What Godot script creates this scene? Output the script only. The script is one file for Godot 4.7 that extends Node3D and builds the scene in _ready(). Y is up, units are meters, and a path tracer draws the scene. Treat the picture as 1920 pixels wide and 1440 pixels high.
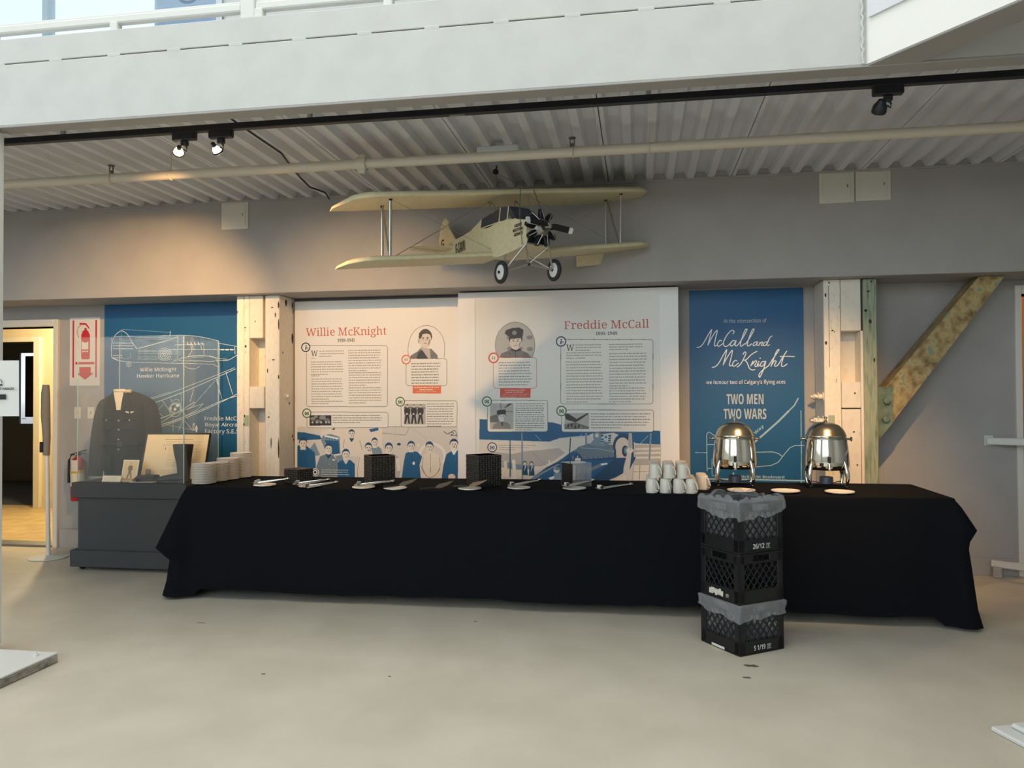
extends Node3D

# ------------------------------------------------------------------ mesh building
class MB:
	var st := SurfaceTool.new()
	func _init():
		st.begin(Mesh.PRIMITIVE_TRIANGLES)
	func tri(a: Vector3, b: Vector3, c: Vector3, na: Vector3, nb = null, nc = null, uv = null):
		# front faces run clockwise seen from outside; the normals say which side is outside
		if nb == null: nb = na
		if nc == null: nc = na
		var m: Vector3 = na + nb + nc
		var fl := (b - a).cross(c - a).dot(m) > 0.0
		var vs = [a, c, b] if fl else [a, b, c]
		var ns = [na, nc, nb] if fl else [na, nb, nc]
		var us = null
		if uv != null: us = [uv[0], uv[2], uv[1]] if fl else uv
		for i in 3:
			st.set_normal(ns[i])
			st.set_uv(us[i] if us != null else Vector2.ZERO)
			st.add_vertex(vs[i])
	func quad(a, b, c, d, n, uv = null):
		tri(a, b, c, n, null, null, null if uv == null else [uv[0], uv[1], uv[2]])
		tri(a, c, d, n, null, null, null if uv == null else [uv[0], uv[2], uv[3]])
	func quadn(a, b, c, d, na, nb, nc, nd):
		tri(a, b, c, na, nb, nc)
		tri(a, c, d, na, nc, nd)
	func box(c: Vector3, s: Vector3, bev := 0.0, bs := Basis()):
		var h := s * 0.5
		bev = minf(bev, minf(h.x, minf(h.y, h.z)) * 0.9)
		var i3 = [0, 1, 2]
		for i in i3:
			var j = (i + 1) % 3
			var k = (i + 2) % 3
			for sg in [-1.0, 1.0]:
				var n := Vector3.ZERO
				n[i] = sg
				var ps := []
				for q in [[-1, -1], [1, -1], [1, 1], [-1, 1]]:
					var p := Vector3.ZERO
					p[i] = sg * h[i]
					p[j] = q[0] * (h[j] - bev)
					p[k] = q[1] * (h[k] - bev)
					ps.append(c + bs * p)
				quad(ps[0], ps[1], ps[2], ps[3], bs * n)
				if bev > 0.0:
					for sj in [-1.0, 1.0]:
						var n2 := Vector3.ZERO
						n2[i] = sg
						n2[j] = sj
						var e := []
						for t in [[0, -1], [0, 1], [1, 1], [1, -1]]:
							var p := Vector3.ZERO
							p[i] = sg * (h[i] if t[0] == 0 else h[i] - bev)
							p[j] = sj * (h[j] - bev if t[0] == 0 else h[j])
							p[k] = t[1] * (h[k] - bev)
							e.append(c + bs * p)
						quad(e[0], e[1], e[2], e[3], (bs * n2).normalized())
		if bev > 0.0:
			for sx in [-1.0, 1.0]:
				for sy in [-1.0, 1.0]:
					for sz in [-1.0, 1.0]:
						var f := Vector3(sx, sy, sz)
						tri(c + bs * (f * Vector3(h.x, h.y - bev, h.z - bev)), c + bs * (f * Vector3(h.x - bev, h.y, h.z - bev)), c + bs * (f * Vector3(h.x - bev, h.y - bev, h.z)), (bs * f).normalized())
	func frame_of(d: Vector3) -> Basis:
		var y := d.normalized()
		var x := (Vector3.UP if absf(y.y) < 0.9 else Vector3.RIGHT).cross(y).normalized()
		return Basis(x, y, x.cross(y))
	# tube along points; r is a number or one radius for each point; fl flattens across
	func tube(pts: Array, r, seg := 8, caps := true, fl := Vector2.ONE, up = null):
		var rings := []
		var nrm := []
		var n := pts.size()
		for i in n:
			var d: Vector3 = pts[mini(i + 1, n - 1)] - pts[maxi(i - 1, 0)]
			var b := frame_of(d)
			if up != null:
				var z: Vector3 = (d.normalized()).cross(up).normalized()
				b = Basis(z, d.normalized(), z.cross(d.normalized()))
			var rr: float = r[i] if r is Array else r
			var ring := []
			var nr := []
			for k in seg:
				var a := TAU * k / seg
				var v := b.x * cos(a) * fl.x + b.z * sin(a) * fl.y
				ring.append(pts[i] + v * rr)
				nr.append((b.x * cos(a) / fl.x + b.z * sin(a) / fl.y).normalized())
			rings.append(ring)
			nrm.append(nr)
		for i in n - 1:
			for k in seg:
				var k2 := (k + 1) % seg
				quadn(rings[i][k], rings[i][k2], rings[i + 1][k2], rings[i + 1][k], nrm[i][k], nrm[i][k2], nrm[i + 1][k2], nrm[i + 1][k])
		if caps:
			for e in [[0, 1], [n - 1, n - 2]]:
				var nn: Vector3 = (pts[e[0]] - pts[e[1]]).normalized()
				for k in seg:
					tri(pts[e[0]], rings[e[0]][k], rings[e[0]][(k + 1) % seg], nn)
	# profile of Vector2(radius, height); corners sharper than 40 degrees stay sharp
	func lathe(prof: Array, seg := 24, at := Vector3.ZERO, bs := Basis(), sx := 1.0, sz := 1.0):
		var m := prof.size()
		var segn := []
		for i in m - 1:
			var d: Vector2 = prof[i + 1] - prof[i]
			segn.append(Vector2(d.y, -d.x).normalized())
		for i in m - 1:
			if prof[i].distance_to(prof[i + 1]) < 1e-6: continue
			var n0: Vector2 = segn[i]
			var n1: Vector2 = segn[i]
			if i > 0 and segn[i - 1].dot(segn[i]) > 0.766: n0 = (segn[i - 1] + segn[i]).normalized()
			if i < m - 2 and segn[i + 1].dot(segn[i]) > 0.766: n1 = (segn[i + 1] + segn[i]).normalized()
			for k in seg:
				var a0 := TAU * k / seg
				var a1 := TAU * (k + 1) / seg
				var P := func(q: Vector2, a: float): return at + bs * Vector3(q.x * cos(a) * sx, q.y, q.x * sin(a) * sz)
				var N := func(q: Vector2, a: float): return (bs * Vector3(q.x * cos(a) / sx, q.y, q.x * sin(a) / sz)).normalized()
				var p0: Vector2 = prof[i]
				var p1: Vector2 = prof[i + 1]
				if p0.x < 1e-6:
					tri(P.call(p0, a0), P.call(p1, a0), P.call(p1, a1), N.call(n0, a0), N.call(n1, a0), N.call(n1, a1))
				elif p1.x < 1e-6:
					tri(P.call(p0, a0), P.call(p0, a1), P.call(p1, a0), N.call(n0, a0), N.call(n0, a1), N.call(n1, a0))
				else:
					quadn(P.call(p0, a0), P.call(p0, a1), P.call(p1, a1), P.call(p1, a0), N.call(n0, a0), N.call(n0, a1), N.call(n1, a1), N.call(n1, a0))
	# flat polygon in local xy, pushed out along local z by depth
	func prism(poly: PackedVector2Array, depth: float, at := Vector3.ZERO, bs := Basis()):
		var idx := Geometry2D.triangulate_polygon(poly)
		var P := func(v: Vector2, z: float): return at + bs * Vector3(v.x, v.y, z)
		for t in range(0, idx.size(), 3):
			tri(P.call(poly[idx[t]], depth), P.call(poly[idx[t + 1]], depth), P.call(poly[idx[t + 2]], depth), bs.z)
			tri(P.call(poly[idx[t]], 0.0), P.call(poly[idx[t + 1]], 0.0), P.call(poly[idx[t + 2]], 0.0), -bs.z)
		var cw := Geometry2D.is_polygon_clockwise(poly)
		for i in poly.size():
			var a := poly[i]
			var b := poly[(i + 1) % poly.size()]
			var d := (b - a).normalized()
			var n := Vector2(d.y, -d.x) * (-1.0 if cw else 1.0)
			quad(P.call(a, 0.0), P.call(b, 0.0), P.call(b, depth), P.call(a, depth), bs * Vector3(n.x, n.y, 0))
	# rows of points joined to a smooth sheet; face says roughly where the front is
	func sheet(rows: Array, closed := false, flip := false):
		var nr := rows.size()
		var nc: int = rows[0].size()
		var nm := []
		for i in nr:
			var l := []
			for j in nc:
				var j0 := (j - 1 + nc) % nc if closed else maxi(j - 1, 0)
				var j1 := (j + 1) % nc if closed else mini(j + 1, nc - 1)
				var du: Vector3 = rows[i][j1] - rows[i][j0]
				var dv: Vector3 = rows[mini(i + 1, nr - 1)][j] - rows[maxi(i - 1, 0)][j]
				var nn := du.cross(dv)
				nn = nn.normalized() if nn.length() > 1e-12 else Vector3.UP
				l.append(-nn if flip else nn)
			nm.append(l)
		for i in nr - 1:
			for j in (nc if closed else nc - 1):
				var k := (j + 1) % nc
				quadn(rows[i][j], rows[i][k], rows[i + 1][k], rows[i + 1][j], nm[i][j], nm[i][k], nm[i + 1][k], nm[i + 1][j])
	func ball(c: Vector3, r: float, seg := 12, s := Vector3.ONE):
		var pr := []
		for i in seg / 2 + 1:
			var a := PI * i / (seg / 2) - PI / 2
			pr.append(Vector2(maxf(0.0, cos(a)) * r, sin(a) * r * s.y))
		lathe(pr, seg, c, Basis(), s.x, s.z)
	func done() -> ArrayMesh:
		return st.commit()

# ------------------------------------------------------------------ nodes
var used := {}
func numbered(nm: String) -> String:
	if not used.has(nm):
		used[nm] = 0
		return nm
	used[nm] += 1
	return "%s_%03d" % [nm, used[nm]]
func thing(nm, label, category, at := Vector3.ZERO, turn := 0.0, group := ""):
	var o := Node3D.new()
	o.name = numbered(nm)
	add_child(o)
	o.position = at
	o.rotation.y = turn
	tag(o, label, category, group)
	return o
func tag(o, label, category, group := ""):
	o.set_meta("label", label)
	o.set_meta("category", category)
	if group != "": o.set_meta("group", group)
	return o
func part(nm, mb, m, parent, label := ""):
	var o := MeshInstance3D.new()
	o.mesh = mb.done() if mb is MB else mb
	o.material_override = m
	o.name = nm
	parent.add_child(o, true)
	if label != "": o.set_meta("label", label)
	return o
func solo(nm, mb, m, label, category, at := Vector3.ZERO, turn := 0.0, group := ""):
	var o := MeshInstance3D.new()
	o.mesh = mb.done() if mb is MB else mb
	o.material_override = m
	o.name = numbered(nm)
	add_child(o)
	o.position = at
	o.rotation.y = turn
	return tag(o, label, category, group)
func struct(nm, mb = null, m = null):
	var o
	if mb == null:
		o = Node3D.new()
	else:
		o = MeshInstance3D.new()
		o.mesh = mb.done() if mb is MB else mb
		o.material_override = m
	o.name = numbered(nm)
	o.set_meta("kind", "structure")
	add_child(o)
	return o
func copy_of(o, label := "", group := ""):
	var c = o.duplicate()
	c.name = numbered(String(o.name).get_slice("_0", 0))
	add_child(c)
	if label != "": c.set_meta("label", label)
	if group != "": c.set_meta("group", group)
	return c
func bxm(c, s, bev := 0.0, bs := Basis()) -> MB:
	var b := MB.new()
	b.box(c, s, bev, bs)
	return b
func bx2(x0, x1, y0, y1, z0, z1, bev := 0.0) -> MB:
	return bxm(Vector3((x0 + x1) / 2.0, (y0 + y1) / 2.0, (z0 + z1) / 2.0), Vector3(absf(x1 - x0), absf(y1 - y0), absf(z1 - z0)), bev)

# ------------------------------------------------------------------ materials
func hexc(h: String) -> Color:
	return Color.html(h)
func mat(col, rough := 0.6, metal := 0.0, spec := 0.5) -> StandardMaterial3D:
	var m := StandardMaterial3D.new()
	m.albedo_color = col if col is Color else hexc(col)
	m.roughness = rough
	m.metallic = metal
	m.metallic_specular = spec
	return m
func noise_img(seed_: int, freq: float, oct := 4, size := 512, kind := FastNoiseLite.TYPE_SIMPLEX_SMOOTH) -> Image:
	var n := FastNoiseLite.new()
	n.seed = seed_
	n.frequency = freq
	n.noise_type = kind
	n.fractal_octaves = oct
	return n.get_seamless_image(size, size)
# colour from two noises through stops: [[threshold, colour], ...]
func tex_ramp(img: Image, stops: Array) -> ImageTexture:
	var g := Gradient.new()
	var offs := PackedFloat32Array()
	var cs := PackedColorArray()
	for s in stops:
		offs.append(s[0])
		cs.append(hexc(s[1]))
	g.offsets = offs
	g.colors = cs
	var lut := []
	for i in 256: lut.append(g.sample(i / 255.0))
	var out := Image.create(img.get_width(), img.get_height(), false, Image.FORMAT_RGB8)
	img.convert(Image.FORMAT_L8)
	var d := img.get_data()
	var w := img.get_width()
	for y in img.get_height():
		for x in w:
			out.set_pixel(x, y, lut[d[y * w + x]])
	return ImageTexture.create_from_image(out)
func tri_mat(tex, scale: Vector3, rough := 0.6, rtex = null) -> StandardMaterial3D:
	var m := mat(Color.WHITE, rough)
	m.albedo_texture = tex
	m.uv1_triplanar = true
	m.uv1_world_triplanar = true
	m.uv1_scale = scale
	return m
func bump(m: StandardMaterial3D, img: Image, cm: float):
	m.heightmap_enabled = true
	m.heightmap_scale = cm
	m.heightmap_texture = ImageTexture.create_from_image(img)
func glass(tint: Color, a: float) -> StandardMaterial3D:
	var m := mat(Color(tint.r, tint.g, tint.b, a), 0.02)
	m.transparency = BaseMaterial3D.TRANSPARENCY_ALPHA
	return m
var M := {}

# ------------------------------------------------------------------ printing on flat panels
class Print:
	var im: Image
	var pal := []
	var rng := RandomNumberGenerator.new()
	func _init(w, h, bg: Color):
		im = Image.create(w, h, false, Image.FORMAT_RGB8)
		im.fill(bg)
		rng.seed = 7
	func poly(p: PackedVector2Array, c: Color):
		var lo := INF
		var hi := -INF
		for v in p:
			lo = minf(lo, v.y)
			hi = maxf(hi, v.y)
		for y in range(maxi(0, floori(lo)), mini(im.get_height() - 1, ceili(hi)) + 1):
			var yy := y + 0.5
			var xs := []
			for i in p.size():
				var a := p[i]
				var b := p[(i + 1) % p.size()]
				if (a.y <= yy) != (b.y <= yy): xs.append(a.x + (yy - a.y) / (b.y - a.y) * (b.x - a.x))
			xs.sort()
			for k in range(0, xs.size() - 1, 2):
				var x0: int = roundi(xs[k])
				var x1: int = roundi(xs[k + 1])
				if x1 > x0: im.fill_rect(Rect2i(x0, y, x1 - x0, 1), c)
	func ell(cx, cy, rx, ry, c):
		var p := PackedVector2Array()
		for i in 28: p.append(Vector2(cx + rx * cos(TAU * i / 28), cy + ry * sin(TAU * i / 28)))
		poly(p, c)
	func line(pts: Array, w: float, c: Color):
		w = maxf(w, 1.6)
		for i in pts.size() - 1:
			var d: Vector2 = pts[i + 1] - pts[i]
			if d.length() < 0.01: continue
			var n := Vector2(-d.y, d.x).normalized() * w * 0.5
			poly(PackedVector2Array([pts[i] + n, pts[i + 1] + n, pts[i + 1] - n, pts[i] - n]), c)
			if w > 2.5: ell(pts[i + 1].x, pts[i + 1].y, w * 0.5, w * 0.5, c)
	func smooth(pts: Array) -> Array:
		var o := []
		for i in pts.size() - 1:
			var a: Vector2 = pts[maxi(i - 1, 0)]
			var d: Vector2 = pts[mini(i + 2, pts.size() - 1)]
			for k in 6: o.append(pts[i].cubic_interpolate(pts[i + 1], a, d, k / 6.0))
		o.append(pts[-1])
		return o
	func vec(a: Array, from: int) -> Array:
		var o := []
		for i in range(from, a.size(), 2): o.append(Vector2(a[i], a[i + 1]))
		return o
	func run(cmds: Array):
		for a in cmds:
			var c: Color = pal[a[1]]
			match a[0]:
				"P": poly(PackedVector2Array(vec(a, 2)), c)
				"E": ell(a[2], a[3], a[4], a[5], c)
				"L": line(vec(a, 3), a[2], c)
				"S": line(smooth(vec(a, 3)), a[2], c)
				"T":
					for i in a[5]:
						var y: float = a[3] + i * a[6]
						var x: float = a[2]
						var e: float = a[4] if i < a[5] - 1 else lerpf(a[2], a[4], a[8])
						e -= rng.randf() * (a[4] - a[2]) * 0.08
						while x < e - 3:
							var wl := minf(rng.randf_range(3, 13), e - x)
							im.fill_rect(Rect2i(int(x), int(y), int(wl), maxi(1, roundi(a[7]))), c)
							if rng.randf() < 0.5: im.fill_rect(Rect2i(int(x + wl * 0.4), int(y - a[7] * 0.5), 1, 1), c)
							x += wl + 2
func run_print(data: Array) -> ImageTexture:
	var p := Print.new(data[0], data[1], hexc(PAL[data[2]]))
	for h in PAL: p.pal.append(hexc(h))
	p.run(data[3])
	return ImageTexture.create_from_image(p.im)
func print_mat(tex, rough := 0.5) -> StandardMaterial3D:
	var m := mat(Color.WHITE, rough)
	m.albedo_texture = tex
	m.texture_repeat = false
	return m
# a flat rectangle with a picture, its lower left corner at the origin of at
func picture(w: float, h: float, at := Vector3.ZERO, bs := Basis()) -> MB:
	var b := MB.new()
	b.quad(at, at + bs.x * w, at + bs.x * w + bs.y * h, at + bs.y * h, bs.z, [Vector2(0, 1), Vector2(1, 1), Vector2(1, 0), Vector2(0, 0)])
	return b
var fonts := {}
func font(kind: String, bold := false) -> Font:
	var k := kind + str(bold)
	if not fonts.has(k):
		var f := SystemFont.new()
		f.font_names = PackedStringArray([kind])
		f.font_weight = 700 if bold else 400
		fonts[k] = f
	return fonts[k]
# lettering whose lower left corner of the base line is at p, of the given width; letters are thin and flat
func letters(nm, txt, p: Vector3, width: float, height: float, m, parent, kind := "Droid Sans", bold := false, tilt := 0.0, bs := Basis()):
	var t := TextMesh.new()
	t.text = txt
	t.font = font(kind, bold)
	t.font_size = 64
	t.pixel_size = 0.01
	t.depth = 0.02
	t.curve_step = 2.0
	t.horizontal_alignment = HORIZONTAL_ALIGNMENT_LEFT
	var bb := t.get_aabb()
	var sx := width / bb.size.x
	var sy := height / bb.size.y if height > 0.0 else sx
	var o := MeshInstance3D.new()
	o.mesh = t
	o.material_override = m
	o.name = nm
	parent.add_child(o, true)
	var b := bs * Basis(Vector3.BACK, tilt) * Basis.from_scale(Vector3(sx, sy, 0.02))
	o.transform = Transform3D(b, p - b * Vector3(bb.position.x, bb.position.y, 0))
	return o

const PAL := ["ebe8e2", "135a8a", "124469", "7d93a3", "d6d2cb", "e6ddd0", "22272e", "6b6353", "3f6a38", "e2703e", "d8492f", "1c2c49", "8b8781", "dccfc3", "6f7f8c", "a09789", "6e675f", "2b2826", "9fc0d2", "e6eef2", "c2202c", "b9b5b0", "6f6d6b"]
const MCK := [820, 900, 0, [
	["P",4,12,597,797,596,796,907,12,919],
	["P",5,131,614,224,597,434,597,434,734,215,736,131,681],
	["P",1,12,623,46,624,126,639,135,656,59,661,12,659],
	["P",3,77,699,100,671,126,732,100,736],
	["P",3,131,660,140,639,180,631,224,645,228,723,189,729,153,707,140,681],
	["P",1,149,660,220,664,224,723,189,727],
	["P",19,146,643,153,637,220,650,217,660],
	["P",6,184,610,202,601,198,612],
	["P",1,158,647,164,648,165,653,158,653],
	["P",1,171,649,177,650,178,656,172,655],
	["P",1,184,651,190,652,191,658,185,657],
	["P",1,198,653,204,654,205,660,198,659],
	["P",1,211,655,217,656,218,662,212,661],
	["P",4,434,597,797,596,796,731,434,734],
	["L",7,1.8,439,597,568,597,546,636,434,626],
	["L",21,1.4,504,597,491,632],
	["L",21,1.8,568,597,649,650,640,720],
	["E",0,674,732,68,63],
	["E",4,674,732,53,50],
	["P",5,598,671,619,675,606,700],
	["E",11,515,678,9,6],
	["S",11,2.7,730,617,746,629,759,625,772,621,776,629,763,635,780,637,793,633],
	["S",11,2.3,751,631,776,615,789,621,793,645],
	["P",1,369,609,413,601,417,613,378,622],
	["P",3,202,736,242,727,242,765,211,761],
	["P",3,378,691,417,690,430,701,438,738,391,738],
	["P",5,388,682,406,682,408,696,387,696],
	["E",2,397,666,15,19],
	["E",5,397,673,14,21],
	["P",2,383,667,384,656,391,649,403,649,411,656,411,667,408,660,400,657,390,658,386,662],
	["L",2,1.4,389,667,395,667],
	["E",2,392,671,2,1],
	["L",2,1.4,400,667,405,667],
	["E",2,403,670,2,1],
	["L",3,1.2,398,671,399,677],
	["L",2,1.3,394,682,401,682],
	["P",3,406,673,410,671,407,683,403,689],
	["P",5,248,656,268,642,303,644,323,660,336,705,329,722,303,741,268,716,233,700],
	["P",5,275,641,293,641,294,654,273,654],
	["P",2,272,650,296,650,288,665,282,669],
	["E",2,284,626,15,17],
	["E",5,284,633,14,19],
	["P",2,269,627,270,617,278,611,290,611,297,617,298,627,295,621,287,619,276,619,272,623],
	["L",2,1.3,276,628,281,628],
	["E",2,278,631,2,1],
	["L",2,1.3,286,628,292,628],
	["E",2,289,631,2,1],
	["L",3,1.1,284,631,286,637],
	["L",2,1.2,280,641,287,641],
	["P",3,293,633,296,631,294,642,290,648],
	["P",5,303,651,330,655,369,630,404,618,402,626,343,668],
	["L",7,1.8,323,660,336,705],
	["L",7,1.8,248,656,242,698],
	["P",1,12,688,28,684,59,688,100,720,105,774,102,917,12,919],
	["P",5,29,690,53,690,55,707,27,707],
	["E",2,41,671,20,22],
	["E",5,41,680,18,24],
	["P",2,22,673,23,660,33,652,49,652,60,660,61,672,57,665,45,662,31,662,26,668],
	["L",2,1.6,30,674,38,673],
	["E",2,34,677,2,2],
	["L",2,1.6,45,674,52,673],
	["E",2,49,677,2,2],
	["L",3,1.4,42,678,44,684],
	["L",2,1.5,37,690,46,690],
	["P",3,54,680,59,678,55,692,50,698],
	["P",14,126,738,153,728,193,731,215,765,221,916,99,917,109,783],
	["P",5,157,715,180,714,182,730,156,730],
	["P",2,154,726,184,725,174,744,167,749],
	["E",2,169,696,19,21],
	["E",5,169,705,17,24],
	["P",2,151,697,152,685,161,677,176,677,185,685,186,697,183,690,172,687,159,688,154,693],
	["L",2,1.6,159,698,165,698],
	["E",2,162,702,2,2],
	["L",2,1.6,172,698,179,698],
	["E",2,175,702,2,2],
	["L",3,1.3,170,702,171,709],
	["L",2,1.4,165,714,173,714],
	["P",3,180,705,185,702,181,716,176,722],
	["E",4,173,748,2,2],
	["E",4,173,774,2,2],
	["E",4,173,799,2,2],
	["P",19,188,750,202,752,201,757,187,756],
	["P",1,215,765,242,752,277,753,299,772,298,914,215,916],
	["P",5,244,740,266,740,268,755,242,756],
	["P",4,240,751,270,751,260,769,253,774],
	["E",2,255,722,19,21],
	["E",5,255,730,17,24],
	["P",2,237,723,238,711,247,703,262,703,272,711,272,723,269,715,259,713,246,713,240,718],
	["L",2,1.6,245,724,252,723],
	["E",2,248,727,2,2],
	["L",2,1.6,258,724,265,723],
	["E",2,261,727,2,2],
	["L",3,1.3,256,728,257,734],
	["L",2,1.4,251,740,259,740],
	["P",3,266,730,271,728,267,741,263,748],
	["P",5,319,737,343,725,373,721,404,729,417,742,416,913,298,914,303,798],
	["P",5,356,709,377,709,379,725,354,725],
	["E",2,367,691,18,21],
	["E",5,367,699,16,24],
	["P",2,350,692,351,680,360,672,374,672,382,680,383,692,380,685,370,682,358,682,353,687],
	["L",2,1.6,357,693,364,693],
	["E",2,360,696,2,2],
	["L",2,1.6,370,693,376,692],
	["E",2,373,696,2,2],
	["L",3,1.3,368,697,369,703],
	["L",2,1.4,363,709,371,709],
	["P",3,377,699,382,697,379,710,374,717],
	["L",2,2.6,361,706,372,706],
	["L",7,1.8,323,741,312,797,314,847],
	["P",21,434,734,456,720,486,720,512,737,527,795,514,833,503,911,416,913],
	["P",5,455,711,476,711,478,727,453,727],
	["E",2,466,692,19,22],
	["E",5,466,701,16,24],
	["P",2,449,694,450,681,459,673,473,673,482,681,483,693,479,686,469,683,457,684,452,689],
	["L",2,1.6,456,694,463,694],
	["E",2,459,698,2,2],
	["L",2,1.6,469,694,475,694],
	["E",2,472,698,2,2],
	["L",3,1.4,467,698,468,705],
	["L",2,1.5,462,711,470,711],
	["P",3,477,701,481,698,478,712,473,719],
	["P",5,499,746,514,742,525,799,507,804],
	["P",1,547,721,572,707,606,714,628,737,625,909,518,911,537,770],
	["P",5,564,700,584,700,586,715,562,715],
	["E",2,574,682,18,20],
	["E",5,574,691,16,23],
	["P",2,558,684,559,672,567,665,581,665,590,672,590,684,587,677,578,674,566,674,561,679],
	["L",2,1.5,565,685,571,684],
	["E",2,568,688,2,2],
	["L",2,1.5,577,685,583,684],
	["E",2,580,688,2,2],
	["L",3,1.3,575,688,577,695],
	["L",2,1.4,570,700,578,700],
	["P",3,585,691,589,688,586,701,581,707],
	["E",19,586,766,6,8],
	["L",2,2.3,576,716,582,762],
	["P",5,627,733,649,715,683,715,713,733,725,777,712,908,627,909,614,774],
	["P",5,651,704,672,704,674,720,649,720],
	["E",2,662,686,19,22],
	["E",5,662,694,17,24],
	["P",2,645,687,646,675,654,667,669,667,678,675,678,687,675,680,665,677,653,677,648,682],
	["L",2,1.6,652,688,658,687],
	["E",2,655,691,2,2],
	["L",2,1.6,665,688,671,687],
	["E",2,668,691,2,2],
	["L",3,1.4,662,692,664,699],
	["L",2,1.5,658,704,666,704],
	["P",3,673,694,677,692,674,705,669,712],
	["S",7,2.3,619,774,636,811,661,831,691,818,712,789],
	["L",7,1.4,666,720,667,810],
	["S",7,1.8,632,737,627,782,640,810],
	["S",7,1.4,708,736,712,777,699,810],
	["P",1,742,723,767,708,797,706,796,907,707,908,729,769],
	["P",5,766,692,789,692,791,708,764,708],
	["P",19,763,703,793,703,783,722,776,727],
	["E",2,778,673,20,22],
	["E",5,778,682,18,25],
	["P",2,760,674,761,661,770,653,785,653,795,661,796,674,792,666,782,663,768,664,763,669],
	["L",2,1.7,768,675,774,674],
	["E",2,771,679,2,2],
	["L",2,1.7,781,675,788,674],
	["E",2,785,678,2,2],
	["L",3,1.4,779,679,780,686],
	["L",2,1.5,774,692,782,691],
	["P",3,789,681,794,679,791,693,786,700],
	["L",2,2.8,772,688,783,688],
	["E",13,767,827,17,14],
	["E",0,102,813,19,19],
	["E",11,102,813,15,15],
	["E",0,102,813,12,12],
	["E",11,102,813,6,6],
	["T",4,133,800,272,4,10.8,2.7,0.6],
	["L",7,2.0,69,211,451,218,458,220,461,227,460,494,457,500,451,503,69,502,62,499,59,493,59,221,62,214,69,211],
	["E",11,55,219,23,23],
	["E",0,55,219,18,18],
	["E",11,57,212,3,3],
	["L",11,5.7,57,217,55,228],
	["P",3,61,219,68,220,68,226,61,226],
	["T",15,122,237,247,3,12.0,3.7,0.6],
	["T",15,82,271,117,1,11.7,2.9,0.6],
	["T",15,82,288,247,6,11.9,3.7,0.6],
	["T",15,82,354,162,1,11.7,3.6,0.6],
	["T",15,83,369,247,9,11.9,3.7,0.6],
	["T",15,84,475,249,2,11.9,3.7,0.6],
	["T",15,268,236,432,9,11.9,3.7,0.6],
	["T",15,270,341,432,6,11.9,3.7,0.6],
	["T",15,270,412,434,7,11.9,3.7,0.6],
	["P",0,70,528,454,529,460,532,463,537,463,593,460,599,454,601,70,602,64,599,61,593,61,537,64,531],
	["L",7,2.0,70,528,454,529,460,532,463,537,463,593,460,599,454,601,70,602,64,599,61,593,61,537,64,531,70,528],
	["P",17,74,543,183,543,183,591,74,592],
	["E",12,91,559,13,8],
	["E",22,116,571,15,9],
	["E",12,139,554,17,10],
	["E",22,162,566,15,9],
	["E",12,106,550,10,6],
	["E",21,89,576,5,6],
	["E",21,111,576,5,6],
	["E",21,132,576,5,6],
	["E",21,157,576,5,6],
	["E",21,172,576,5,6],
	["E",8,60,533,23,23],
	["E",0,60,533,18,18],
	["P",8,50,527,70,527,70,542,50,542],
	["E",0,60,534,7,7],
	["E",8,60,534,5,5],
	["T",16,189,543,443,4,11.2,2.9,0.6],
	["S",7,2.0,565,279,560,233,573,178,604,141,648,127,691,140,724,176,736,222,734,278],
	["P",22,568,280,573,266,604,248,623,230,671,235,700,263,704,282],
	["P",21,623,225,666,235,669,281,649,281,623,248],
	["P",6,601,280,609,253,628,239,657,281],
	["P",22,573,280,589,257,604,253,599,280],
	["E",17,644,179,32,36],
	["E",13,644,193,28,40],
	["P",17,615,180,617,160,632,147,656,147,670,161,672,181,666,169,650,164,629,164,620,172],
	["L",17,2.7,628,182,638,182],
	["E",17,633,188,3,3],
	["L",17,2.7,649,183,660,182],
	["E",17,654,188,3,3],
	["L",12,2.2,645,189,648,200],
	["L",17,2.5,637,209,651,209],
	["P",12,662,193,669,189,664,212,656,223],
	["P",17,615,185,613,164,628,148,652,143,664,154,657,163,631,167,623,188],
	["E",21,613,199,6,11],
	["P",0,561,280,736,282,743,285,746,293,746,397,743,404,735,407,561,406,554,403,550,395,551,290,554,283],
	["L",7,2.0,561,280,736,282,743,285,746,293,746,397,743,404,735,407,561,406,554,403,550,395,551,290,554,283,561,280],
	["E",9,551,284,23,23],
	["E",0,551,284,17,17],
	["E",12,546,286,3,3],
	["L",12,2.8,544,286,548,277],
	["E",12,555,286,3,3],
	["L",12,2.8,553,286,557,277],
	["T",12,576,301,716,8,13.1,4.5,0.95],
	["P",9,582,406,718,407,718,443,582,442],
	["T",0,590,412,711,1,11.2,3.8,1],
	["T",0,615,423,687,1,11.2,3.5,1],
	["T",4,599,433,701,1,10.2,2.2,1],
	["P",0,535,476,785,477,791,479,794,485,793,589,791,595,785,597,534,598,528,595,526,589,526,484,529,478],
	["L",7,2.0,535,476,785,477,791,479,794,485,793,589,791,595,785,597,534,598,528,595,526,589,526,484,529,478,535,476],
	["P",21,540,490,644,490,644,586,540,586],
	["P",22,540,504,644,508,644,513,540,511],
	["P",17,541,515,549,508,563,508,571,518,569,536,564,543,569,583,561,583,556,552,549,583,541,583,547,543,542,536],
	["E",13,556,500,6,8],
	["P",17,550,498,556,491,562,498],
	["E",13,554,537,5,4],
	["P",17,573,515,580,508,595,508,603,518,601,536,596,543,601,583,593,583,588,552,581,583,573,583,579,543,574,536],
	["E",13,588,500,6,8],
	["P",17,582,498,588,492,593,498],
	["E",13,586,537,5,4],
	["P",17,605,515,613,508,627,508,635,518,633,536,628,543,633,583,625,583,620,552,613,583,605,583,611,543,606,536],
	["E",13,620,500,6,8],
	["P",17,614,498,620,492,626,498],
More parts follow.
